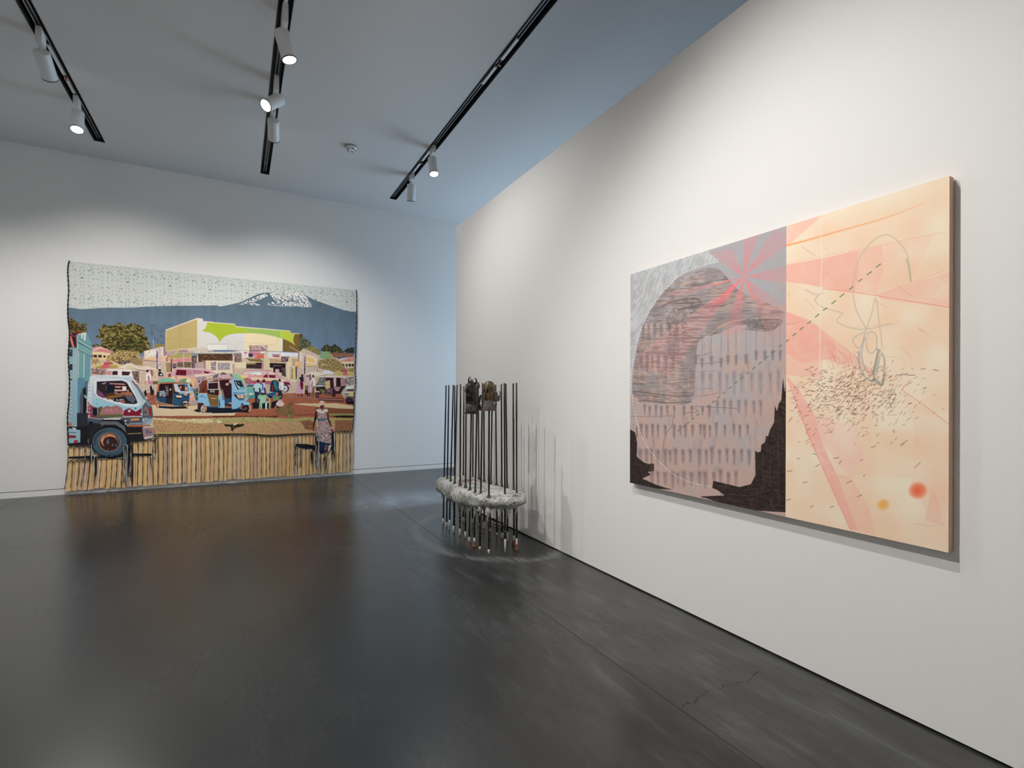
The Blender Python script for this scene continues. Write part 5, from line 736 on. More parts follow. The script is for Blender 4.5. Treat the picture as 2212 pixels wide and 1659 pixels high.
box(bm,XR+.05,XR+.15,WY0,WY0+f,WZ0,WZ1);box(bm,XR+.05,XR+.15,WY1-f,WY1,WZ0,WZ1);box(bm,XR+.05,XR+.15,WY0+f,WY1-f,WZ0,WZ0+f);box(bm,XR+.05,XR+.15,WY0+f,WY1-f,WZ1-f,WZ1);box(bm,XR+.05,XR+.15,8.07,8.13,WZ0+f,WZ1-f)
mesh_obj('window_frame',bm,M_BLACK,wn)
mg=mat('window glass',(240,245,250),.02);mg.node_tree.nodes['Principled BSDF'].inputs['Transmission Weight'].default_value=1
bm=bmesh.new();box(bm,XR+.09,XR+.11,WY0+f,8.07,WZ0+f,WZ1-f);box(bm,XR+.09,XR+.11,8.13,WY1-f,WZ0+f,WZ1-f);mesh_obj('glass_pane',bm,mg,wn)
# free-standing wall, lifted a finger's breadth off the floor on a set-back plinth
bm=bmesh.new();box(bm,XP,XP+.32,YN,YE,.011,HPT);struct('wall_partition',bm,M_WALL)
bm=bmesh.new();box(bm,XP+.05,XP+.27,YN,5.05,0,.011);struct('trim_1',bm,M_GAP)
# ------------------------------------------------------------------ lighting slots with track
def track(x,lab):
    r=tag(empty('lighting_track',(x,(YS0+YSE)/2,HC)),lab,'lighting track','recessed lighting tracks')
    bm=bmesh.new();box(bm,x-SW,x-SW+.006,YS0,YSE,HC-.003,HC+.13);box(bm,x+SW-.006,x+SW,YS0,YSE,HC-.003,HC+.13);box(bm,x-SW+.006,x+SW-.006,YS0,YSE,HC+.12,HC+.13);box(bm,x-SW+.006,x+SW-.006,YSE-.006,YSE,HC,HC+.12);box(bm,x-SW+.006,x+SW-.006,YS0,YS0+.006,HC,HC+.12);mesh_obj('slot_housing',bm,M_SLOT,r)
    bm=bmesh.new();box(bm,x-.024,x-.009,YS0+.1,YSE-.03,HC+.03,HC+.12);box(bm,x+.009,x+.024,YS0+.1,YSE-.03,HC+.03,HC+.12);box(bm,x-.009,x+.009,YS0+.1,YSE-.03,HC+.075,HC+.12);mesh_obj('rail',bm,M_RAIL,r)
    return r
track(SLX[0],'recessed black lighting slot out of view beyond the left ceiling track')
track(SLX[1],'leftmost black ceiling track slot, carrying two white spotlights')
track(SLX[2],'middle black ceiling track slot, with three white spotlights in a row')
track(SLX[3],'right black ceiling track slot, nearest the tall white partition wall')
def feed(x,y0,y1,lab):
    bm=bmesh.new();box(bm,x-.0165,x+.0165,y0,y1,HC+.012,HC+.0295);o=tag(mesh_obj('track_connector',bm,M_WHITE),lab,'track connector','white track connectors');o.data.name='track_connector';return o
feed(SLX[1],7.0,7.55,'flat pale connector in the left ceiling track, between its two spotlights');feed(SLX[1],7.62,7.95,'short pale connector in the left ceiling track, beside the lit spotlight')
feed(SLX[3],7.15,7.55,'short pale connector in the right ceiling track, just past the lit spotlight');feed(SLX[3],7.66,8.0,'pale connector in the right ceiling track, before the farthest spotlight');feed(SLX[3],5.0,5.35,'pale connector in the right ceiling track, beyond the nearer copper sprinkler');feed(SLX[3],4.5,4.86,'pale connector in the right ceiling track, nearest the top edge of the photo')
feed(SLX[2],5.0,5.22,'pale connector in the middle ceiling track, above its nearest spotlight')
def sprinkler(x,y,lab):
    r=tag(empty('sprinkler_head',(x,y,HC+.03)),lab,'sprinkler','copper sprinkler heads');bm=bmesh.new();lathe(bm,[(.012,.03),(.014,-.005),(.008,-.01),(.008,-.03),(.005,-.036)],(x,y,HC+.03),12);mesh_obj('body',bm,M_COP,r,True)
    bm=bmesh.new();lathe(bm,[(.016,-.036),(.017,-.039),(.003,-.041)],(x,y,HC+.03),12);mesh_obj('deflector',bm,M_COP,r)
sprinkler(-1.765,7.62,'small copper sprinkler head in the left ceiling track');sprinkler(2.55,4.93,'copper sprinkler head in the right ceiling track, nearer one, high in the photo');sprinkler(2.55,7.6,'copper sprinkler head in the right ceiling track, between its two spotlights')
# ------------------------------------------------------------------ spotlights
def spotlight(back,d,lab,lit=True,power=0,cone=60,blend=.5,col=(1,.93,.85),adx=None,aim=None):
    back=Vector(back);d=Vector(d).normalized();r=tag(empty('spotlight',(back.x,back.y,HC)),lab,'spotlight','white track spotlights')
    ax=adx if adx is not None else back.x;ay=back.y
    bm=bmesh.new();box(bm,ax-.026,ax+.026,ay-.09,ay+.05,back.z+.055,HC+.028);bmesh.ops.bevel(bm,geom=bm.edges[:],offset=.004,segments=2,affect='EDGES');mesh_obj('adapter',bm,M_WHITE,r)
    bm=bmesh.new();tube(bm,[(ax,ay,back.z+.06),(ax,ay,back.z+.02),back+d*.035],.008,10);mesh_obj('stem',bm,M_WHITE,r)
    R=Vector((0,0,1)).rotation_difference(d).to_matrix()
    bm=bmesh.new();lathe(bm,[(.001,.0),(.058,.0),(.066,.003),(.069,.009),(.069,.262),(.067,.270),(.062,.270),(.060,.235),(.056,.20),(.05,.17)],back,40,R,cap=False);mesh_obj('head',bm,M_WHITE,r,True)
    bm=bmesh.new();lathe(bm,[(.0695,.262),(.0705,.266),(.0705,.271),(.064,.272),(.0635,.262)],back,40,R,cap=False);mesh_obj('trim_ring',bm,M_RING,r,True)
    bm=bmesh.new();lathe(bm,[(.0615,.262),(.059,.245),(.054,.232),(.001,.228)],back,32,R,cap=False);mesh_obj('lens',bm,M_LENS if lit else M_LENSO,r,True)
    if power:
        l=bpy.data.lights.new('spot beam','SPOT');l.energy=power;l.spot_size=math.radians(cone);l.spot_blend=blend;l.shadow_soft_size=.03;l.color=col
        o=bpy.data.objects.new('spot_beam',l);C.objects.link(o);o.location=back+d*.285
        dd=(Vector(aim)-o.location).normalized() if aim else d
        o.rotation_euler=dd.to_track_quat('-Z','Y').to_euler()
    return r
WARM=(1,.978,.95)
spotlight((-1.765,6.784,5.02),(.041,.831,-.554),'white spotlight on the left ceiling track, nearer one, facing the woven picture',True,PW['L1'],94,1,WARM,None,(-1.4,9.9,1.15))
spotlight((-1.765,8.1,5.05),(.055,-.336,-.94),'lit white spotlight on the left ceiling track, far one, lens visible',True,PW['L2'],120,1,WARM)
spotlight((.36,5.254,5.0),(.267,-.05,-.964),'lit white spotlight at the top of the middle track, glaring to the right',True,PW['M1'],112,1,WARM,.389,(2.74,4.8,.7))
spotlight((.43,6.455,5.0),(-.585,-.443,-.68),'lit white spotlight on the middle track, tilted down to the left',True,PW['M2'],84,1,WARM,.389)
spotlight((.389,6.98,5.0),(.063,.833,-.55),'white spotlight on the middle track, farthest one, lens turned away',True,PW['M3'],98,1,WARM,None,(.9,9.9,1.1))
spotlight((2.54,7.089,5.06),(.014,-.251,-.968),'lit white spotlight on the right ceiling track, pointing down by the partition end',True,PW['R1'],104,1,WARM)
spotlight((2.54,8.113,5.06),(.10,.36,-.93),'unlit-looking white spotlight hanging at the far end of the right track',False,0)
spotlight((-1.765,2.75,5.0),(.72,-.12,-.55),'white spotlight overhead on the left track, aimed at the pink painting',True,PW['P1'],72,1,WARM,None,(2.74,1.7,.65))
spotlight((.389,1.9,5.0),(.55,0,-.8),'white spotlight overhead on the middle track, aimed at the pink painting',True,PW['P2'],92,1,WARM,None,(2.74,1.6,.25))
spotlight((.389,.2,5.0),(.0,-.75,-.6),'white spotlight overhead on the middle track, aimed at the wall behind the camera',True,PW['Q1'],88,1,WARM)  # added fill lamp, bounced off the front wall for soft ambient light
spotlight((-1.765,.6,5.0),(-.75,.1,-.6),'white spotlight overhead on the left track, aimed at the left wall',True,PW['Q2'],88,1,WARM)  # added fill lamp, its bounce from the left wall lifts the ambient level
spotlight((-3.92,6.0,5.0),(.2,.75,-.6),'white spotlight on the track beyond the left edge, aimed at the far wall',True,PW['Q3'],84,1,WARM,None,(-3.6,9.9,.5))  # added lamp out of view, brightens the left part of the back wall
# ------------------------------------------------------------------ smoke detector
sd=tag(empty('smoke_detector',(1.468,7.608,HC)),'round white smoke detector on the ceiling between the middle and right tracks','smoke detector')
bm=bmesh.new();lathe(bm,[(.088,0),(.088,-.012),(.084,-.016)],(1.468,7.608,HC),36);mesh_obj('base_ring',bm,mat('grey plastic',(150,150,150),.5),sd,True)
bm=bmesh.new();lathe(bm,[(.08,-.014),(.078,-.03),(.066,-.045),(.03,-.05),(.001,-.05)],(1.468,7.608,HC),36,cap=False);mesh_obj('cover',bm,M_WHITE,sd,True)
for a in (3.6,4.9,6.0,1.2,2.4):
    bm=bmesh.new()
    for k in range(3): t=a+k*.16-.16;box(bm,1.468+.058*math.cos(t)-.006,1.468+.058*math.cos(t)+.006,7.608+.058*math.sin(t)-.006,7.608+.058*math.sin(t)+.006,HC-.052,HC-.044)
    mesh_obj('sensor_slot',bm,M_BLACK,sd)
# ------------------------------------------------------------------ artworks as painted / woven meshes
def paint_mesh(name,X,Y,Z,col,m,parent,mask=None):
    """grid mesh with one pigment per vertex; X,Y,Z and col are (rows, cols) arrays"""
    h,w=X.shape;co=np.stack([X,Y,Z],-1).reshape(-1,3).astype(np.float32);idx=np.arange(h*w).reshape(h,w)
    q4=np.stack([idx[:-1,:-1],idx[1:,:-1],idx[1:,1:],idx[:-1,1:]],-1).reshape(-1,4)
    if mask is not None:
        q4=q4[mask[:-1,:-1].reshape(-1)];used=np.unique(q4);re=np.full(h*w,-1);re[used]=np.arange(len(used));q4=re[q4];co=co[used];cc=col.reshape(-1,3)[used]
    else: cc=col.reshape(-1,3)
    me=bpy.data.meshes.new(name);me.vertices.add(len(co));me.vertices.foreach_set('co',co.ravel());me.loops.add(q4.size);me.loops.foreach_set('vertex_index',q4.ravel().astype(np.int32))
    me.polygons.add(len(q4));me.polygons.foreach_set('loop_start',np.arange(0,q4.size,4,dtype=np.int32));me.polygons.foreach_set('loop_total',np.full(len(q4),4,np.int32));me.polygons.foreach_set('use_smooth',np.ones(len(q4),bool))
    me.update();a=me.color_attributes.new('Pigment','FLOAT_COLOR','POINT');a.data.foreach_set('color',np.concatenate([cc,np.ones((len(cc),1))],1).astype(np.float32).ravel())
    me.materials.append(m);o=bpy.data.objects.new(name,me);C.objects.link(o)
    if parent: o.parent=parent;o.matrix_parent_inverse=Matrix.Translation(-Vector(parent.location))
    return o
def to_lin(a,gain=1.): a=np.clip(a,0,1);return np.clip(np.where(a<=.04045,a/12.92,((a+.055)/1.055)**2.4)*gain,0,.95)
def pigment_mat(name,rough,bs,bd,spec=.3,sheen=0):
    m=mat(name,(255,255,255),rough,bump=(bs,bd,.001),spec=spec);a=N(m,'ShaderNodeAttribute',attribute_name='Pigment');LK(m,a.outputs['Color'],m.node_tree.nodes['Principled BSDF'].inputs['Base Color']);return m
M_CLOTH=pigment_mat('woven cloth',.95,900,.25,.1);M_PAINT=pigment_mat('matte paint on canvas',.75,1400,.12,.2)
M_YARN=pigment_mat('fringe yarn',.9,500,.3,.15)
M_CORD=mat('black cord',(24,22,22),.85);M_PALE=mat('pale thread',(196,192,184),.85)
# woven picture
tp=tag(empty('tapestry',(-.12,YB,0)),'large woven street market picture with truck, mountain and tan fringe, on the far wall','tapestry')
A=tap_art().down();rows,cols=A.shape[:2]
gx=TX0+(np.arange(cols)+.5)/cols*(TX1-TX0);gz=TZ1-(np.arange(rows)+.5)/rows*TZ1;GX,GZ=np.meshgrid(gx,gz)
GY=YT+.006*np.sin(GX*5.1+1.2)*(.3+.7*(1-GZ/TZ1))+.004*np.sin(GX*11+GZ*2.3)
CL=[(148,563.5),(768,627)]+[(769,650),(769.6,690),(768.6,730),(768,760),(766.5,800),(768,826),(765.5,850),(765,880),(764,905),(762,930.5),(723,930.5),(724,936),(722,950),(717.6,960),(708.6,979.5),(700,981),(691,980.5),(683,962),(683,936)]+q('4','1280 862 1180 865 1000 872 850 882 740 886 650 882 560 872 300 868 0 872')+q('3','1880 868 1400 868 1190 872 1185 905 1060 952 900 955 905 1040 860 1110 800 1140 700 1146 560 1140 470 1080 415 1012 155 1010')+[(148,960),(147,940),(146,900),(148.5,870),(150,830),(148.5,800),(147,770),(148.5,740),(149,715),(146,690),(145.4,660),(147,625),(145,592),(145.5,575)]
mk=Canvas(cols,rows,tap_fn(1),(0,0,0));mask=np.zeros((rows,cols),bool)
EXTRA=[q('3','152 1142 300 1134 440 1128 480 1140 500 1160 300 1166 155 1166'),q('3','500 1140 800 1125 830 1140 800 1156 520 1168'),q('3','900 1098 1000 1096 1150 1106 1150 1128 1000 1126 915 1130'),q('4','1040 990 1060 985 1180 990 1285 1010 1285 1080 1230 1055 1180 1058 1100 1042 1045 1022'),]
for P_ in [CL]+EXTRA:
    r=mk.m(P_);mask[r[0]]|=r[1]
yy=(np.arange(cols)+.0)
paint_mesh('woven_panel',GX,GY,GZ,to_lin(A,GAIN_T),M_CLOTH,tp,mask)
# edge whipstitch
def px_y(p,y=YT): a=on_y(np.array(p,float),y);return (float(a[0]),y,float(a[1]))
for side,pts in (('left',[(148,563),(145.5,575),(145,592),(147,625),(145.4,660),(146,690),(149,715),(148.5,740),(147,770),(148.5,800),(150,830),(148.5,870),(146,900),(147,940),(148,962)]),('right',[(768.5,626),(769,650),(769.6,690),(768.6,730),(768,760),(766.5,800),(768,826),(765.5,850),(765,880),(764,905),(762,930)])):
    bm=bmesh.new();s=spl(pts,10);tube(bm,[px_y(p,YT-.004+ .002*math.sin(i*1.7)) for i,p in enumerate(s)],[.008+.003*math.sin(i*2.1) for i in range(len(s))],6);mesh_obj('edge_binding',bm,M_CORD,tp,True)
# fringe
def hem(x):
    """height of the hem above the floor at X, following the cloth outline"""
    H=[(-2.3,.70),(-1.92,.70),(-1.90,.56),(-1.34,.56),(-1.33,.80),(-1.0,.84),(-.98,None)]
    return None
hx=[];hz=[]
for p in [(148,962),(196,961),(197,984),(284,981),(285,953),(331,947),(333,939)]+q('4','0 872 300 868 560 872 650 882 740 886 850 882 1000 872 1180 865 1280 862')+[(682.5,936),(683.5,972),(716,972),(717.5,931),(766,931)]:
    a=px_y(p);hx.append(a[0]);hz.append(a[2])
NT=64;X0f=px_y((148,1000))[0];X1f=px_y((764,1000))[0];dW=(X1f-X0f)/NT;rng=np.random.RandomState(12);ZB=.058
TAN=np.array([[200,164,112],[194,156,108],[198,168,128],[186,156,124],[198,158,114],[182,154,128]],float)/255
sway=np.cumsum(rng.normal(0,.003,NT+1));sway-=np.linspace(sway[0],sway[-1],NT+1)
def lean(x): return -.05*max(0,(-1.2-x))/1.1
cordx=[X0f+dW*i for i in range(NT+1)]
wig=[(rng.uniform(-1,1)*.008,rng.uniform(-1,1)*.007,rng.uniform(0,6)) for i in range(NT+1)]
def cx(i,t):  # t 0 at the top, 1 at the bottom
    a,b,c=wig[i];return cordx[i]+(a*t+b*math.sin(t*5+c))*min(1,t*3)+lean(cordx[i])*t*t*.9
for i in range(NT):
    xm=(cordx[i]+cordx[i+1])/2;zt=float(np.interp(xm,hx,hz))+.004;nz=60;nw=17
    T=np.linspace(0,1,nz);XX=np.zeros((nz,nw));ZZ=np.zeros((nz,nw));YY=np.zeros((nz,nw));zb=ZB+rng.uniform(-.012,.012)
    for k,t in enumerate(T):
        l,r_=cx(i,t)+.0015,cx(i+1,t)-.0015;mid=(l+r_)/2
        sq=1-.18*math.exp(-((t-.02)/.03)**2);l=mid+(l-mid)*sq;r_=mid+(r_-mid)*sq
        u=np.linspace(-1,1,nw);XX[k]=mid+u*(r_-l)/2;YY[k]=YT+.018-.007*np.clip(1-u**4,0,1)+.0009*np.sin(u*17+t*11)
        ZZ[k]=zt+(zb-zt)*t+(rng.uniform(-.010,.010,nw) if k==nz-1 else 0)
    base=TAN[rng.randint(len(TAN))];uu=np.arange(nw)[None,:]*1.1+T[:,None]*.8;st=vnoise(uu+np.zeros((nz,nw)),T[:,None]*3+np.zeros((nz,nw))+i*11,400+i%9);fine=rng.rand(nz,nw)
    fib=rng.uniform(.78,1.12,nw)[None,:];colr=base[None,None,:]*((.80+.26*st+.14*fine)*fib)[...,None];alt=TAN[rng.randint(len(TAN))];colr=colr*(1-(st>.6)[...,None]*.5)+alt*(st>.6)[...,None]*.5
    if rng.rand()<.3: colr[:,rng.randint(nw)]=np.array([190,184,172])/255
    paint_mesh('tassel',XX,YY,ZZ,to_lin(colr,GAIN_F),M_YARN,tp)
for i in range(NT+1):
    x0=cordx[i];zt=float(np.interp(x0,hx,hz));bm=bmesh.new();zn=zt-.045;yb=YT-.004;zb=ZB+.02+rng.uniform(-.02,.06)*(rng.rand()<.5)
    pts=[(cx(i,t),yb+.004*math.sin(t*9+i),zn+(zb-zn)*t) for t in np.linspace(0,1,16)];w0=.0028 if rng.rand()<.75 else .0042
    tube(bm,pts,[w0*(1+.4*math.sin(k*1.3+i)) for k in range(16)],5)
    for s in (-1,1):
        xa=x0+s*dW/2
        if X0f-.01<=xa<=X1f+.01: tube(bm,[(x0,yb,zn+.004),(x0+s*dW*.25,yb-.002,zn+.014),(xa,yb-.001*s,zt-.012),(xa+s*dW*.3,yb,zt+.004)],[.0042,.0045,.005,.0055],5)
    if x0<px_y((330,980))[0] and not(px_y((198,980))[0]<x0<px_y((262,980))[0]):     # second row of knots under the shadow strips
        z2=px_y((200,993 if x0<px_y((280,980))[0] else 986))[2]
        for s in ((1,) if i==0 else (-1,1)): tube(bm,[(x0,yb,z2-.035),(x0+s*dW*.25,yb-.003,z2-.012),(x0+s*dW*.5,yb,z2+.012)],[.004,.0045,.006],5)
    mesh_obj('knotted_cord',bm,M_CORD,tp,True)
bm=bmesh.new();hp=[(hx[k],YT-.006,hz[k]+.002) for k in range(6,len(hx)-5)];tube(bm,hp,.0055,5);mesh_obj('hem_cord',bm,M_CORD,tp,True)
# loose dark and pale strands hanging over the fringe
def strands(x0,x1,y0,y1,n,frac_pale,seed,wob=2.):
    r=np.random.RandomState(seed)
    for k in range(n):
        xa=r.uniform(x0,x1);ya=y0+r.uniform(0,4);yb_=y1-r.uniform(0,(y1-y0)*.35);p=[]
        ph=r.uniform(0,6)
        for t in np.linspace(0,1,9): p.append(px_y((xa+wob*math.sin(t*3+ph)*t*.5,ya+(yb_-ya)*t),YT-.012-.006*r.rand()))
        bm=bmesh.new();tube(bm,p,[.0075*(1-.45*t) for t in np.linspace(0,1,9)] if k>=n*frac_pale else [.005]*9,5);mesh_obj('loose_strand',bm,M_PALE if k<n*frac_pale else M_CORD,tp,True)
strands(267,287,958,1047,17,.24,1,3);strands(203,210,984,1033,7,.3,2);strands(183,188,963,998,3,.5,3);strands(195,198,960,1012,3,.4,4);strands(333,336,940,996,4,.4,5);strands(323,329,984,1030,2,.3,6,4);strands(309,313,950,975,2,.4,7);strands(637,640,960,1012,3,.3,8);strands(649,653,967,1020,2,0,9);strands(668,677,973,1012,4,0,10);strands(682,690,938,1024,8,.5,11,3);strands(693,712,984,1024,8,.35,12,3);strands(716,724,934,998,8,.25,13,3)
# two-panel painting
pt=tag(empty('painting',(XF+.02,(PY[0]+PY[2])/2,PZ[0])),'wide two-panel abstract painting, smoky grey panel and peach panel, on the white partition','painting')
for nm,fn,y0,y1,w,h,lab in (('smoky_panel',left_art,PY[0],PY[1],LW,LH,'grey and brown canvas with black corners and red star burst'),('peach_panel',right_art,PY[1],PY[2],RW,RH,'peach canvas with short brown ticks and orange dots')):
    A=fn().down();ys=y0+(np.arange(w)+.0)/(w-1)*(y1-y0);zs=PZ[1]-(np.arange(h)+.0)/(h-1)*(PZ[1]-PZ[0]);GY,GZ=np.meshgrid(ys,zs)
    o=paint_mesh(nm,np.full_like(GY,XF),GY,GZ,to_lin(A,GAIN_P),M_PAINT,pt);tag(o,lab)
    bm=bmesh.new();box(bm,XF+.0005,XP-.008,y1+.0008,y0-.0008,PZ[0]+.0005,PZ[1]-.0005);mesh_obj('stretcher',bm,mat('canvas side',(206,170,148) if nm[0]=='p' else (150,126,118),.8),o if False else pt)
bm=bmesh.new();box(bm,XP-.008,XP-.001,PY[2]+.15,PY[0]-.15,PZ[1]-.30,PZ[1]-.26);mesh_obj('hanging_cleat',bm,M_RAIL,pt)
# ------------------------------------------------------------------ sculpture
sc=tag(empty('sculpture',(2.29,4.95,0)),'sculpture of thin rods through a lumpy white slab, two dark heads, beside the partition','sculpture')
def rod_mat():
    m=mat('rusty dark steel rod',(40,36,34),.5,.3);tc=N(m,'ShaderNodeTexCoord');mp=N(m,'ShaderNodeMapping');mp.inputs['Scale'].default_value=(1,1,.12);LK(m,tc.outputs['Object'],mp.inputs[0]);n=N(m,'ShaderNodeTexNoise',i_Scale=22.,i_Detail=5.);LK(m,mp.outputs[0],n.inputs['Vector'])
    r=ramp(m,n.outputs['Fac'],[(.44,(.010,.010,.011)),(.54,(.035,.028,.024)),(.64,(.11,.048,.02))]);LK(m,r.outputs[0],m.node_tree.nodes['Principled BSDF'].inputs['Base Color']);return m
def glaze_mat():
    m=mat('speckled glaze on rod',(20,20,20),.35);tc=N(m,'ShaderNodeTexCoord');n=N(m,'ShaderNodeTexNoise',i_Scale=70.,i_Detail=3.);LK(m,tc.outputs['Object'],n.inputs['Vector'])
    r=ramp(m,n.outputs['Fac'],[(.6,(.006,.006,.006)),(.64,(.18,.16,.09)),(.7,(.5,.5,.46))]);LK(m,r.outputs[0],m.node_tree.nodes['Principled BSDF'].inputs['Base Color']);return m
M_ROD,M_GLZ=rod_mat(),glaze_mat();M_RODB=mat('black rod paint',(16,16,17),.5);M_TIP=mat('white tape',(214,210,200),.7);M_RUSTF=mat('rust coloured wax foot',(136,92,62),.8,bump=(60,.8,.01));M_GREEN=mat('mossy glaze collar',(74,76,64),.6,bump=(60,.9,.02))
RODS=[(958.9,1133,963.5,832.4,.073,'b'),(966.2,1138.4,969.4,831.9,.055,'b'),(972.4,1143.8,979,831.4,.11,'b'),(981.5,1150.8,987.1,831.4,.078,'b'),(995.2,1156.5,994.7,830.1,.075,'g'),(1006.9,1162.9,1006.8,829.4,.073,'g'),(1015.5,1171.5,1018.2,893,.055,'b'),(1026.2,1180.6,1031,828,.09,'r'),(1038.5,1187.8,1042.3,827.3,.035,'g'),(1057.8,1196.6,1056.7,887,.045,'g'),(1093.3,1193.2,1089.1,827.3,.13,'g'),(1118,1187,1115.5,827,.11,'g'),(1112,1177.6,1108.4,828.4,.10,'b'),(1098.4,1169.7,1092.4,828.9,.10,'b'),(1086.5,1162.9,1082.8,829.6,.06,'b'),(1075.1,1155.9,1070.4,830.9,.03,'b'),(1060.2,1148.6,1063.5,829.5,.045,'b'),(1037,1137,1032.6,832,.04,'b'),(1047.8,1142.6,1045.0,830,.09,'b'),(1022.2,1130.5,1022,831.5,.06,'g'),(1002,1126,1002,834.2,.05,'b'),(983.6,1124,982,833,.03,'b')]
def foot(px,py): a=on_z(np.array([px,py],float),0);return Vector((float(a[0]),float(a[1]),0))
def lift(px,py,f):
    d=f.x*_F[0]+f.y*_F[1];r=_ray((px,py));k=d/float(r@_F);return Vector((r[0]*k,r[1]*k,EYE+r[2]*k))
rods=[]
for i,(fx,fy,tx,ty,tp_,kind) in enumerate(RODS):
    f=foot(fx,fy);t=lift(tx,ty,f);rods.append((f,t));zt=t.z;g=lambda z:f+(t-f)*(z/zt)
    bm=bmesh.new();tube(bm,[g(.44),g(.9),g(1.3),t],.0082,10);rod=mesh_obj('rod',bm,M_ROD,sc,True)
    bm=bmesh.new();rr=[.0085,.0105,.0095,.011,.010]
    tube(bm,[g(tp_),g(.15),g(.25),g(.35),g(.45)],rr if kind=='g' else .0085,10);mesh_obj('rod_foot',bm,M_GLZ if kind=='g' else M_RODB,rod,True)
    bm=bmesh.new();tube(bm,[g(0.0),g(tp_)],.0095,10);mesh_obj('tape_tip',bm,M_TIP,rod,True)
    if i in (7,11,12):
        bm=bmesh.new();lathe(bm,[(.025,0),(.022,.008),(.016,.026),(.012,.045),(.0105,.055)],f,14);mesh_obj('wax_foot',bm,M_RUSTF,rod,True)
    bm=bmesh.new();zc=.555;lathe(bm,[(.024,-.016),(.015,-.002),(.0105,.018),(.0085,.034)],g(zc),12,cap=False);mesh_obj('collar',bm,M_GREEN,rod,True)
# slab
def slab_mat():
    m=mat('white slip with dark strokes',(200,198,190),.65);b=m.node_tree.nodes['Principled BSDF'];tc=N(m,'ShaderNodeTexCoord')
    mp=N(m,'ShaderNodeMapping');mp.inputs['Rotation'].default_value=(.5,.35,.75);mp.inputs['Scale'].default_value=(9,34,20);LK(m,tc.outputs['Object'],mp.inputs[0])
    n=N(m,'ShaderNodeTexNoise',i_Scale=1.,i_Detail=5.,i_Roughness=.62,i_Distortion=1.6);LK(m,mp.outputs[0],n.inputs['Vector'])
    n2=N(m,'ShaderNodeTexNoise',i_Scale=7.,i_Detail=5.);LK(m,tc.outputs['Object'],n2.inputs['Vector'])
    r=ramp(m,n.outputs['Fac'],[(.34,(.03,.033,.03)),(.40,(.18,.185,.17)),(.455,(.62,.615,.59)),(.6,(.74,.73,.70)),(.70,(.42,.425,.40)),(.74,(.12,.13,.12))])
    r2=ramp(m,n2.outputs['Fac'],[(.35,(.45,.47,.42)),(.6,(1,1,1))]);mx=N(m,'ShaderNodeMix',data_type='RGBA',blend_type='MULTIPLY');mx.inputs[0].default_value=.8;LK(m,r.outputs[0],mx.inputs[6]);LK(m,r2.outputs[0],mx.inputs[7])
    def spot(c,rad,col,prev,n_=n2):
        v=N(m,'ShaderNodeVectorMath',operation='DISTANCE');LK(m,tc.outputs['Object'],v.inputs[0]);v.inputs[1].default_value=c;a=N(m,'ShaderNodeMath',operation='MULTIPLY_ADD');LK(m,n.outputs['Fac'],a.inputs[0]);a.inputs[1].default_value=rad*1.2;LK(m,v.outputs['Value'],a.inputs[2])
        k=N(m,'ShaderNodeMapRange');k.inputs[1].default_value=rad*1.5;k.inputs[2].default_value=rad*1.7;k.inputs[3].default_value=.85;k.inputs[4].default_value=0;LK(m,a.outputs[0],k.inputs[0]);o=N(m,'ShaderNodeMix',data_type='RGBA');LK(m,k.outputs[0],o.inputs[0]);LK(m,prev,o.inputs[6]);o.inputs[7].default_value=(*col,1);return o.outputs[2]
    def at(px,py,z): a=on_z(np.array([px,py],float),z);return (float(a[0]),float(a[1]),z)
    o=spot(at(1006,1037,.56),.085,(.26,.12,.06),mx.outputs[2]);o=spot(at(1008,1036,.56),.03,(.05,.10,.22),o);o=spot(at(1000,1059,.50),.035,(.24,.12,.07),o);o=spot(at(1048,1062,.56),.035,(.26,.12,.07),o);o=spot(at(1085,1050,.56),.02,(.2,.08,.05),o)
    LK(m,o,b.inputs['Base Color']);bp=N(m,'ShaderNodeBump');bp.inputs['Strength'].default_value=.6;bp.inputs['Distance'].default_value=.02;LK(m,n.outputs['Fac'],bp.inputs['Height']);LK(m,bp.outputs[0],b.inputs['Normal']);return m
bm=bmesh.new();ny,na=90,56;rings=[]
from mathutils import noise as mnoise
for j in range(ny):
    s=j/(ny-1);y=4.10+(5.70-4.10)*s;e=abs(2*s-1);en=(1-e**5.5)**.5 if e<1 else 0
    xc=np.interp(s,[0,.08,.2,.5,.8,.95,1],[2.31,2.30,2.285,2.275,2.27,2.25,2.235]);hw=.262*max(en,.02)*np.interp(s,[0,.15,.3,.5,.75,1],[1,1,.98,.93,1,1]);zt=.562;zbm=np.interp(s,[0,.1,.3,.6,1],[.44,.40,.352,.335,.35]);zc=(zt+zbm)/2+ .01*math.sin(s*9);hh=(zt-zbm)/2*max(en**.8,.03);ring=[]
    for k in range(na):
        a=2*math.pi*k/na;ca,sa=math.cos(a),math.sin(a);p=Vector((xc+hw*math.copysign(abs(ca)**.75,ca),y,zc+hh*math.copysign(abs(sa)**.7,sa)))
        nn=mnoise.noise(Vector((p.x*5+p.y*3.4,p.y*6-p.x*3,p.z*6)))*.022+mnoise.noise(Vector((p.x*16+p.y*8,p.y*14-p.z*9,p.z*18)))*.010
        d=Vector((ca,0,sa));p+=d*nn*(.6 if sa>.6 else 1.2);ring.append(bm.verts.new(p))
    rings.append(ring)
for j in range(ny-1):
    for k in range(na): bm.faces.new((rings[j][k],rings[j+1][k],rings[j+1][(k+1)%na],rings[j][(k+1)%na]))
bm.faces.new(rings[0]);bm.faces.new(rings[-1][::-1])
rd=random.Random(4)
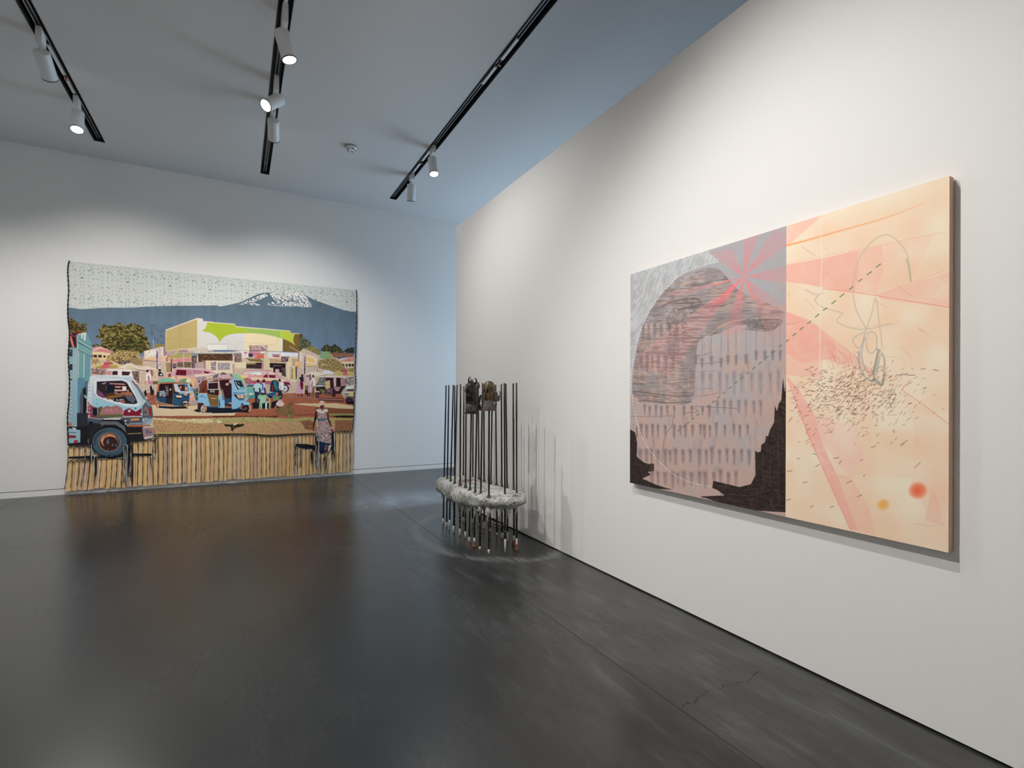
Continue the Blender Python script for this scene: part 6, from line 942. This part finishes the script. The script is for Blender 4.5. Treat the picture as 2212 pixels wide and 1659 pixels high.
for f,t in rods:                                                   # drips running down the rods below the slab
    for _ in range(2):
        z0=float(np.interp(f.y,[4.1,4.5,5.0,5.7],[.42,.38,.345,.36]))+.02;L_=rd.uniform(.05,.13);ox,oy=rd.uniform(-.02,.02),rd.uniform(-.02,.02);x,y=f.x+ox,f.y+oy
        tube(bm,[(x,y,z0+.02),(x+.003,y,z0-L_*.3),(x-.002,y+.002,z0-L_*.7),(x,y,z0-L_)],[.022,.012,.006,.002],7)
slab=tag(mesh_obj('slab',bm,slab_mat(),sc,True))
# heads
def head_mat(name,stops,sc_,rough,st=(1,1,1)):
    m=mat(name,(60,50,40),rough,bump=(55,.7,.008));tc=N(m,'ShaderNodeTexCoord');mp=N(m,'ShaderNodeMapping');mp.inputs['Scale'].default_value=st;LK(m,tc.outputs['Object'],mp.inputs[0]);n=N(m,'ShaderNodeTexNoise',i_Scale=sc_,i_Detail=6.);LK(m,mp.outputs[0],n.inputs['Vector']);r=ramp(m,n.outputs['Fac'],stops);LK(m,r.outputs[0],m.node_tree.nodes['Principled BSDF'].inputs['Base Color']);return m
M_H1=head_mat('black glaze',[(.35,(.006,.005,.006)),(.55,(.02,.018,.018)),(.68,(.07,.04,.03))],26,.22);M_H1B=head_mat('olive glaze',[(.35,(.03,.03,.02)),(.6,(.09,.09,.06)),(.7,(.16,.15,.1))],40,.3)
M_H2=head_mat('brown streaked glaze',[(.38,(.035,.022,.012)),(.5,(.10,.062,.03)),(.62,(.17,.12,.055))],42,.25,(1,1,.3));M_H2B=head_mat('dusty mauve clay',[(.35,(.07,.05,.05)),(.65,(.15,.115,.11))],40,.7);M_VOID=mat('dark hollow',(4,4,4),.9)
def blob_lathe(prof,c,mt,name,parent,amp=.004,seed=0):
    bm=bmesh.new();lathe(bm,prof,(0,0,0),40)
    for v in bm.verts:
        k=mnoise.noise(Vector((v.co.x*30+seed,v.co.y*30,v.co.z*26)))*amp;d=Vector((v.co.x,v.co.y,0));v.co+=(d.normalized()*k if d.length>1e-4 else Vector((0,0,0)))+Vector(c)
    return mesh_obj(name,bm,mt,parent,True)
def facing(c,ang):   # unit vector from the head towards the viewer's side, turned by ang degrees
    v=Vector((-c.x,-c.y,0)).normalized();return Matrix.Rotation(math.radians(ang),3,'Z')@v
def hollow(c,ang,r,z,sx,sz,parent,name):
    n=facing(c,ang);R=Matrix(((n.y,-n.x,0),(n.x,n.y,0),(0,0,1)));R=Matrix.Rotation(math.atan2(n.y,n.x),3,'Z')
    bm=bmesh.new();ellipsoid(bm,c+n*(r-.008)+Vector((0,0,z)),(.0115,sx,sz),R,16);mesh_obj(name,bm,M_VOID,parent,True)
def curl(p0,pts,r0,mt,parent,name,n=7):
    s=spl([tuple(p) for p in pts],5) if False else pts
    bm=bmesh.new();tube(bm,[p0+Vector(p) for p in s],[r0*(1-.85*i/(len(s)-1)) for i in range(len(s))],n);mesh_obj(name,bm,mt,parent,True)
f7,t7=rods[6];c1=Vector((t7.x,t7.y,1.33))
h1=blob_lathe([(.056,.012),(.062,.03),(.060,.05),(.054,.075),(.048,.10),(.050,.125),(.057,.155),(.062,.19),(.063,.225),(.060,.26),(.050,.295),(.034,.318),(.014,.33),(.001,.331)],c1,M_H1,'dark_head',sc,.010,3);tag(h1,'black glazed horned head')
blob_lathe([(.064,.004),(.066,.02),(.064,.05),(.058,.075),(.050,.095)],c1,M_H1B,'neck',h1,.008,9)
bm=bmesh.new();lathe(bm,[(.080,-.004),(.083,0),(.080,.006)],c1,30);mesh_obj('plate',bm,M_BLACK,h1)
hollow(c1,-38,.063,.232,.019,.029,h1,'eye_hollow');hollow(c1,-82,.063,.232,.018,.028,h1,'eye_hollow');hollow(c1,-56,.053,.135,.013,.028,h1,'mouth_hollow')
rt=Vector((_R[0],_R[1],0));up=Vector((0,0,1));vw=facing(c1,0)
def P3(a,b,c=0): return rt*a+up*b+vw*c
curl(c1,[P3(-.018,.31,.02),P3(-.028,.335,.02),P3(-.026,.36,.02),P3(-.012,.375,.02),P3(0,.372,.02)],.012,M_H1,h1,'horn');curl(c1,[P3(-.004,.325,.01),P3(-.006,.34,.01),P3(.002,.356,.01),P3(.006,.352,.01)],.009,M_H1,h1,'horn')
curl(c1,[P3(.040,.30,.01),P3(.052,.325,.01),P3(.050,.35,.01),P3(.038,.365,.01),P3(.030,.36,.01)],.012,M_H1,h1,'horn');curl(c1,[P3(.010,.325,0),P3(.014,.345,0),P3(.018,.352,0)],.008,M_H1,h1,'horn')
bm=bmesh.new();pp=[c1+P3(.055+.028*math.sin(t),.285+.038*math.cos(t),0) for t in np.linspace(-.4,3.3,14)];tube(bm,pp,.0055,7);mesh_obj('ear_loop',bm,M_H1,h1,True)
bm=bmesh.new();tube(bm,[c1+P3(.05,.10),c1+P3(.078,.125),c1+P3(.088,.155),c1+P3(.10,.185)],[.022,.020,.016,.013],9);tube(bm,[c1+P3(.055,.11),c1+P3(.08,.09),c1+P3(.09,.06),c1+P3(.098,.045)],[.020,.018,.016,.012],9);ellipsoid(bm,c1+P3(.102,.178),(.014,.014,.016));ellipsoid(bm,c1+P3(.094,.042),(.015,.015,.013));ellipsoid(bm,c1+P3(.074,.12),(.02,.02,.024));mesh_obj('knobbly_handle',bm,M_H1,h1,True)
f10,t10=rods[9];c2=Vector((t10.x,t10.y,1.369))
h2=blob_lathe([(.040,.09),(.046,.11),(.054,.145),(.058,.18),(.058,.215),(.052,.25),(.038,.272),(.018,.283),(.001,.285)],c2,M_H2,'brown_head',sc,.004,5);tag(h2,'smooth brown glazed head')
blob_lathe([(.068,0),(.069,.006),(.058,.045),(.048,.08),(.041,.10),(.02,.11)],c2,M_H2B,'neck',h2,.004,7)
hollow(c2,-16,.058,.19,.015,.026,h2,'eye_hollow');hollow(c2,-62,.058,.19,.015,.026,h2,'eye_hollow');hollow(c2,-36,.046,.115,.010,.027,h2,'mouth_hollow')
bm=bmesh.new();ellipsoid(bm,c2+P3(.062,.115),(.030,.024,.032));ellipsoid(bm,c2+P3(.072,.155),(.013,.013,.024));mesh_obj('side_growth',bm,M_H2B,h2,True)
for pts in ([(.07,.125),(.092,.135),(.108,.155),(.108,.178),(.098,.185),(.092,.178)],[(.075,.115),(.095,.128),(.113,.125),(.116,.11),(.110,.104)],[(.075,.10),(.098,.112),(.108,.105),(.110,.095)],[(.06,.09),(.068,.07),(.070,.052),(.063,.046)],[(.07,.105),(.09,.095),(.10,.085)]): curl(c2,[P3(a,b,.005) for a,b in pts],.010,M_H2B,h2,'tendril')
# ------------------------------------------------------------------ loose cable by the wall
M_CABLE=mat('off-white cable',(206,200,176),.5);M_CABY=mat('yellowish cable',(176,168,110),.5)
bm=bmesh.new();c0=foot(1078,1134);pp=[]
for i in range(120):
    t=i/119*2*math.pi*2.6;rr=.10+.018*math.sin(t*.37+1);pp.append((c0.x-.02+rr*math.cos(t)*.7,c0.y+rr*math.sin(t)*1.2+.02*math.sin(t*.5),.008+.05*max(0,math.sin(t*.5+.4))+.0*i))
pp+=[(c0.x+.06,c0.y-.15+.0,.01),(c0.x+.10,c0.y-.05,.006)]
tube(bm,pp,.0045,6);tag(mesh_obj('cable',bm,M_CABLE,None,True),'coil of off-white cable on the floor behind the sculpture, against the partition','cable')
bm=bmesh.new();a=foot(1018,1145);b=foot(1045,1135);c_=foot(1056,1127);d=foot(1040,1150);e=foot(1052,1152)
tube(bm,[(v.x,v.y,z) for v,z in ((foot(1022,1134),.006),(foot(1026,1147),.006),(foot(1035,1128),.02),(foot(1045,1125),.012),(foot(1052,1126),.006))],.0045,6)
tube(bm,[(v.x,v.y,z) for v,z in ((foot(1035,1138),.006),(foot(1043,1140),.008),(foot(1049,1148),.006),(foot(1046,1152),.006),(foot(1040,1147),.006))],.0045,6)
tag(mesh_obj('cable',bm,M_CABY,None,True),'thin yellowish cable lying in loops on the floor between the rods','cable')
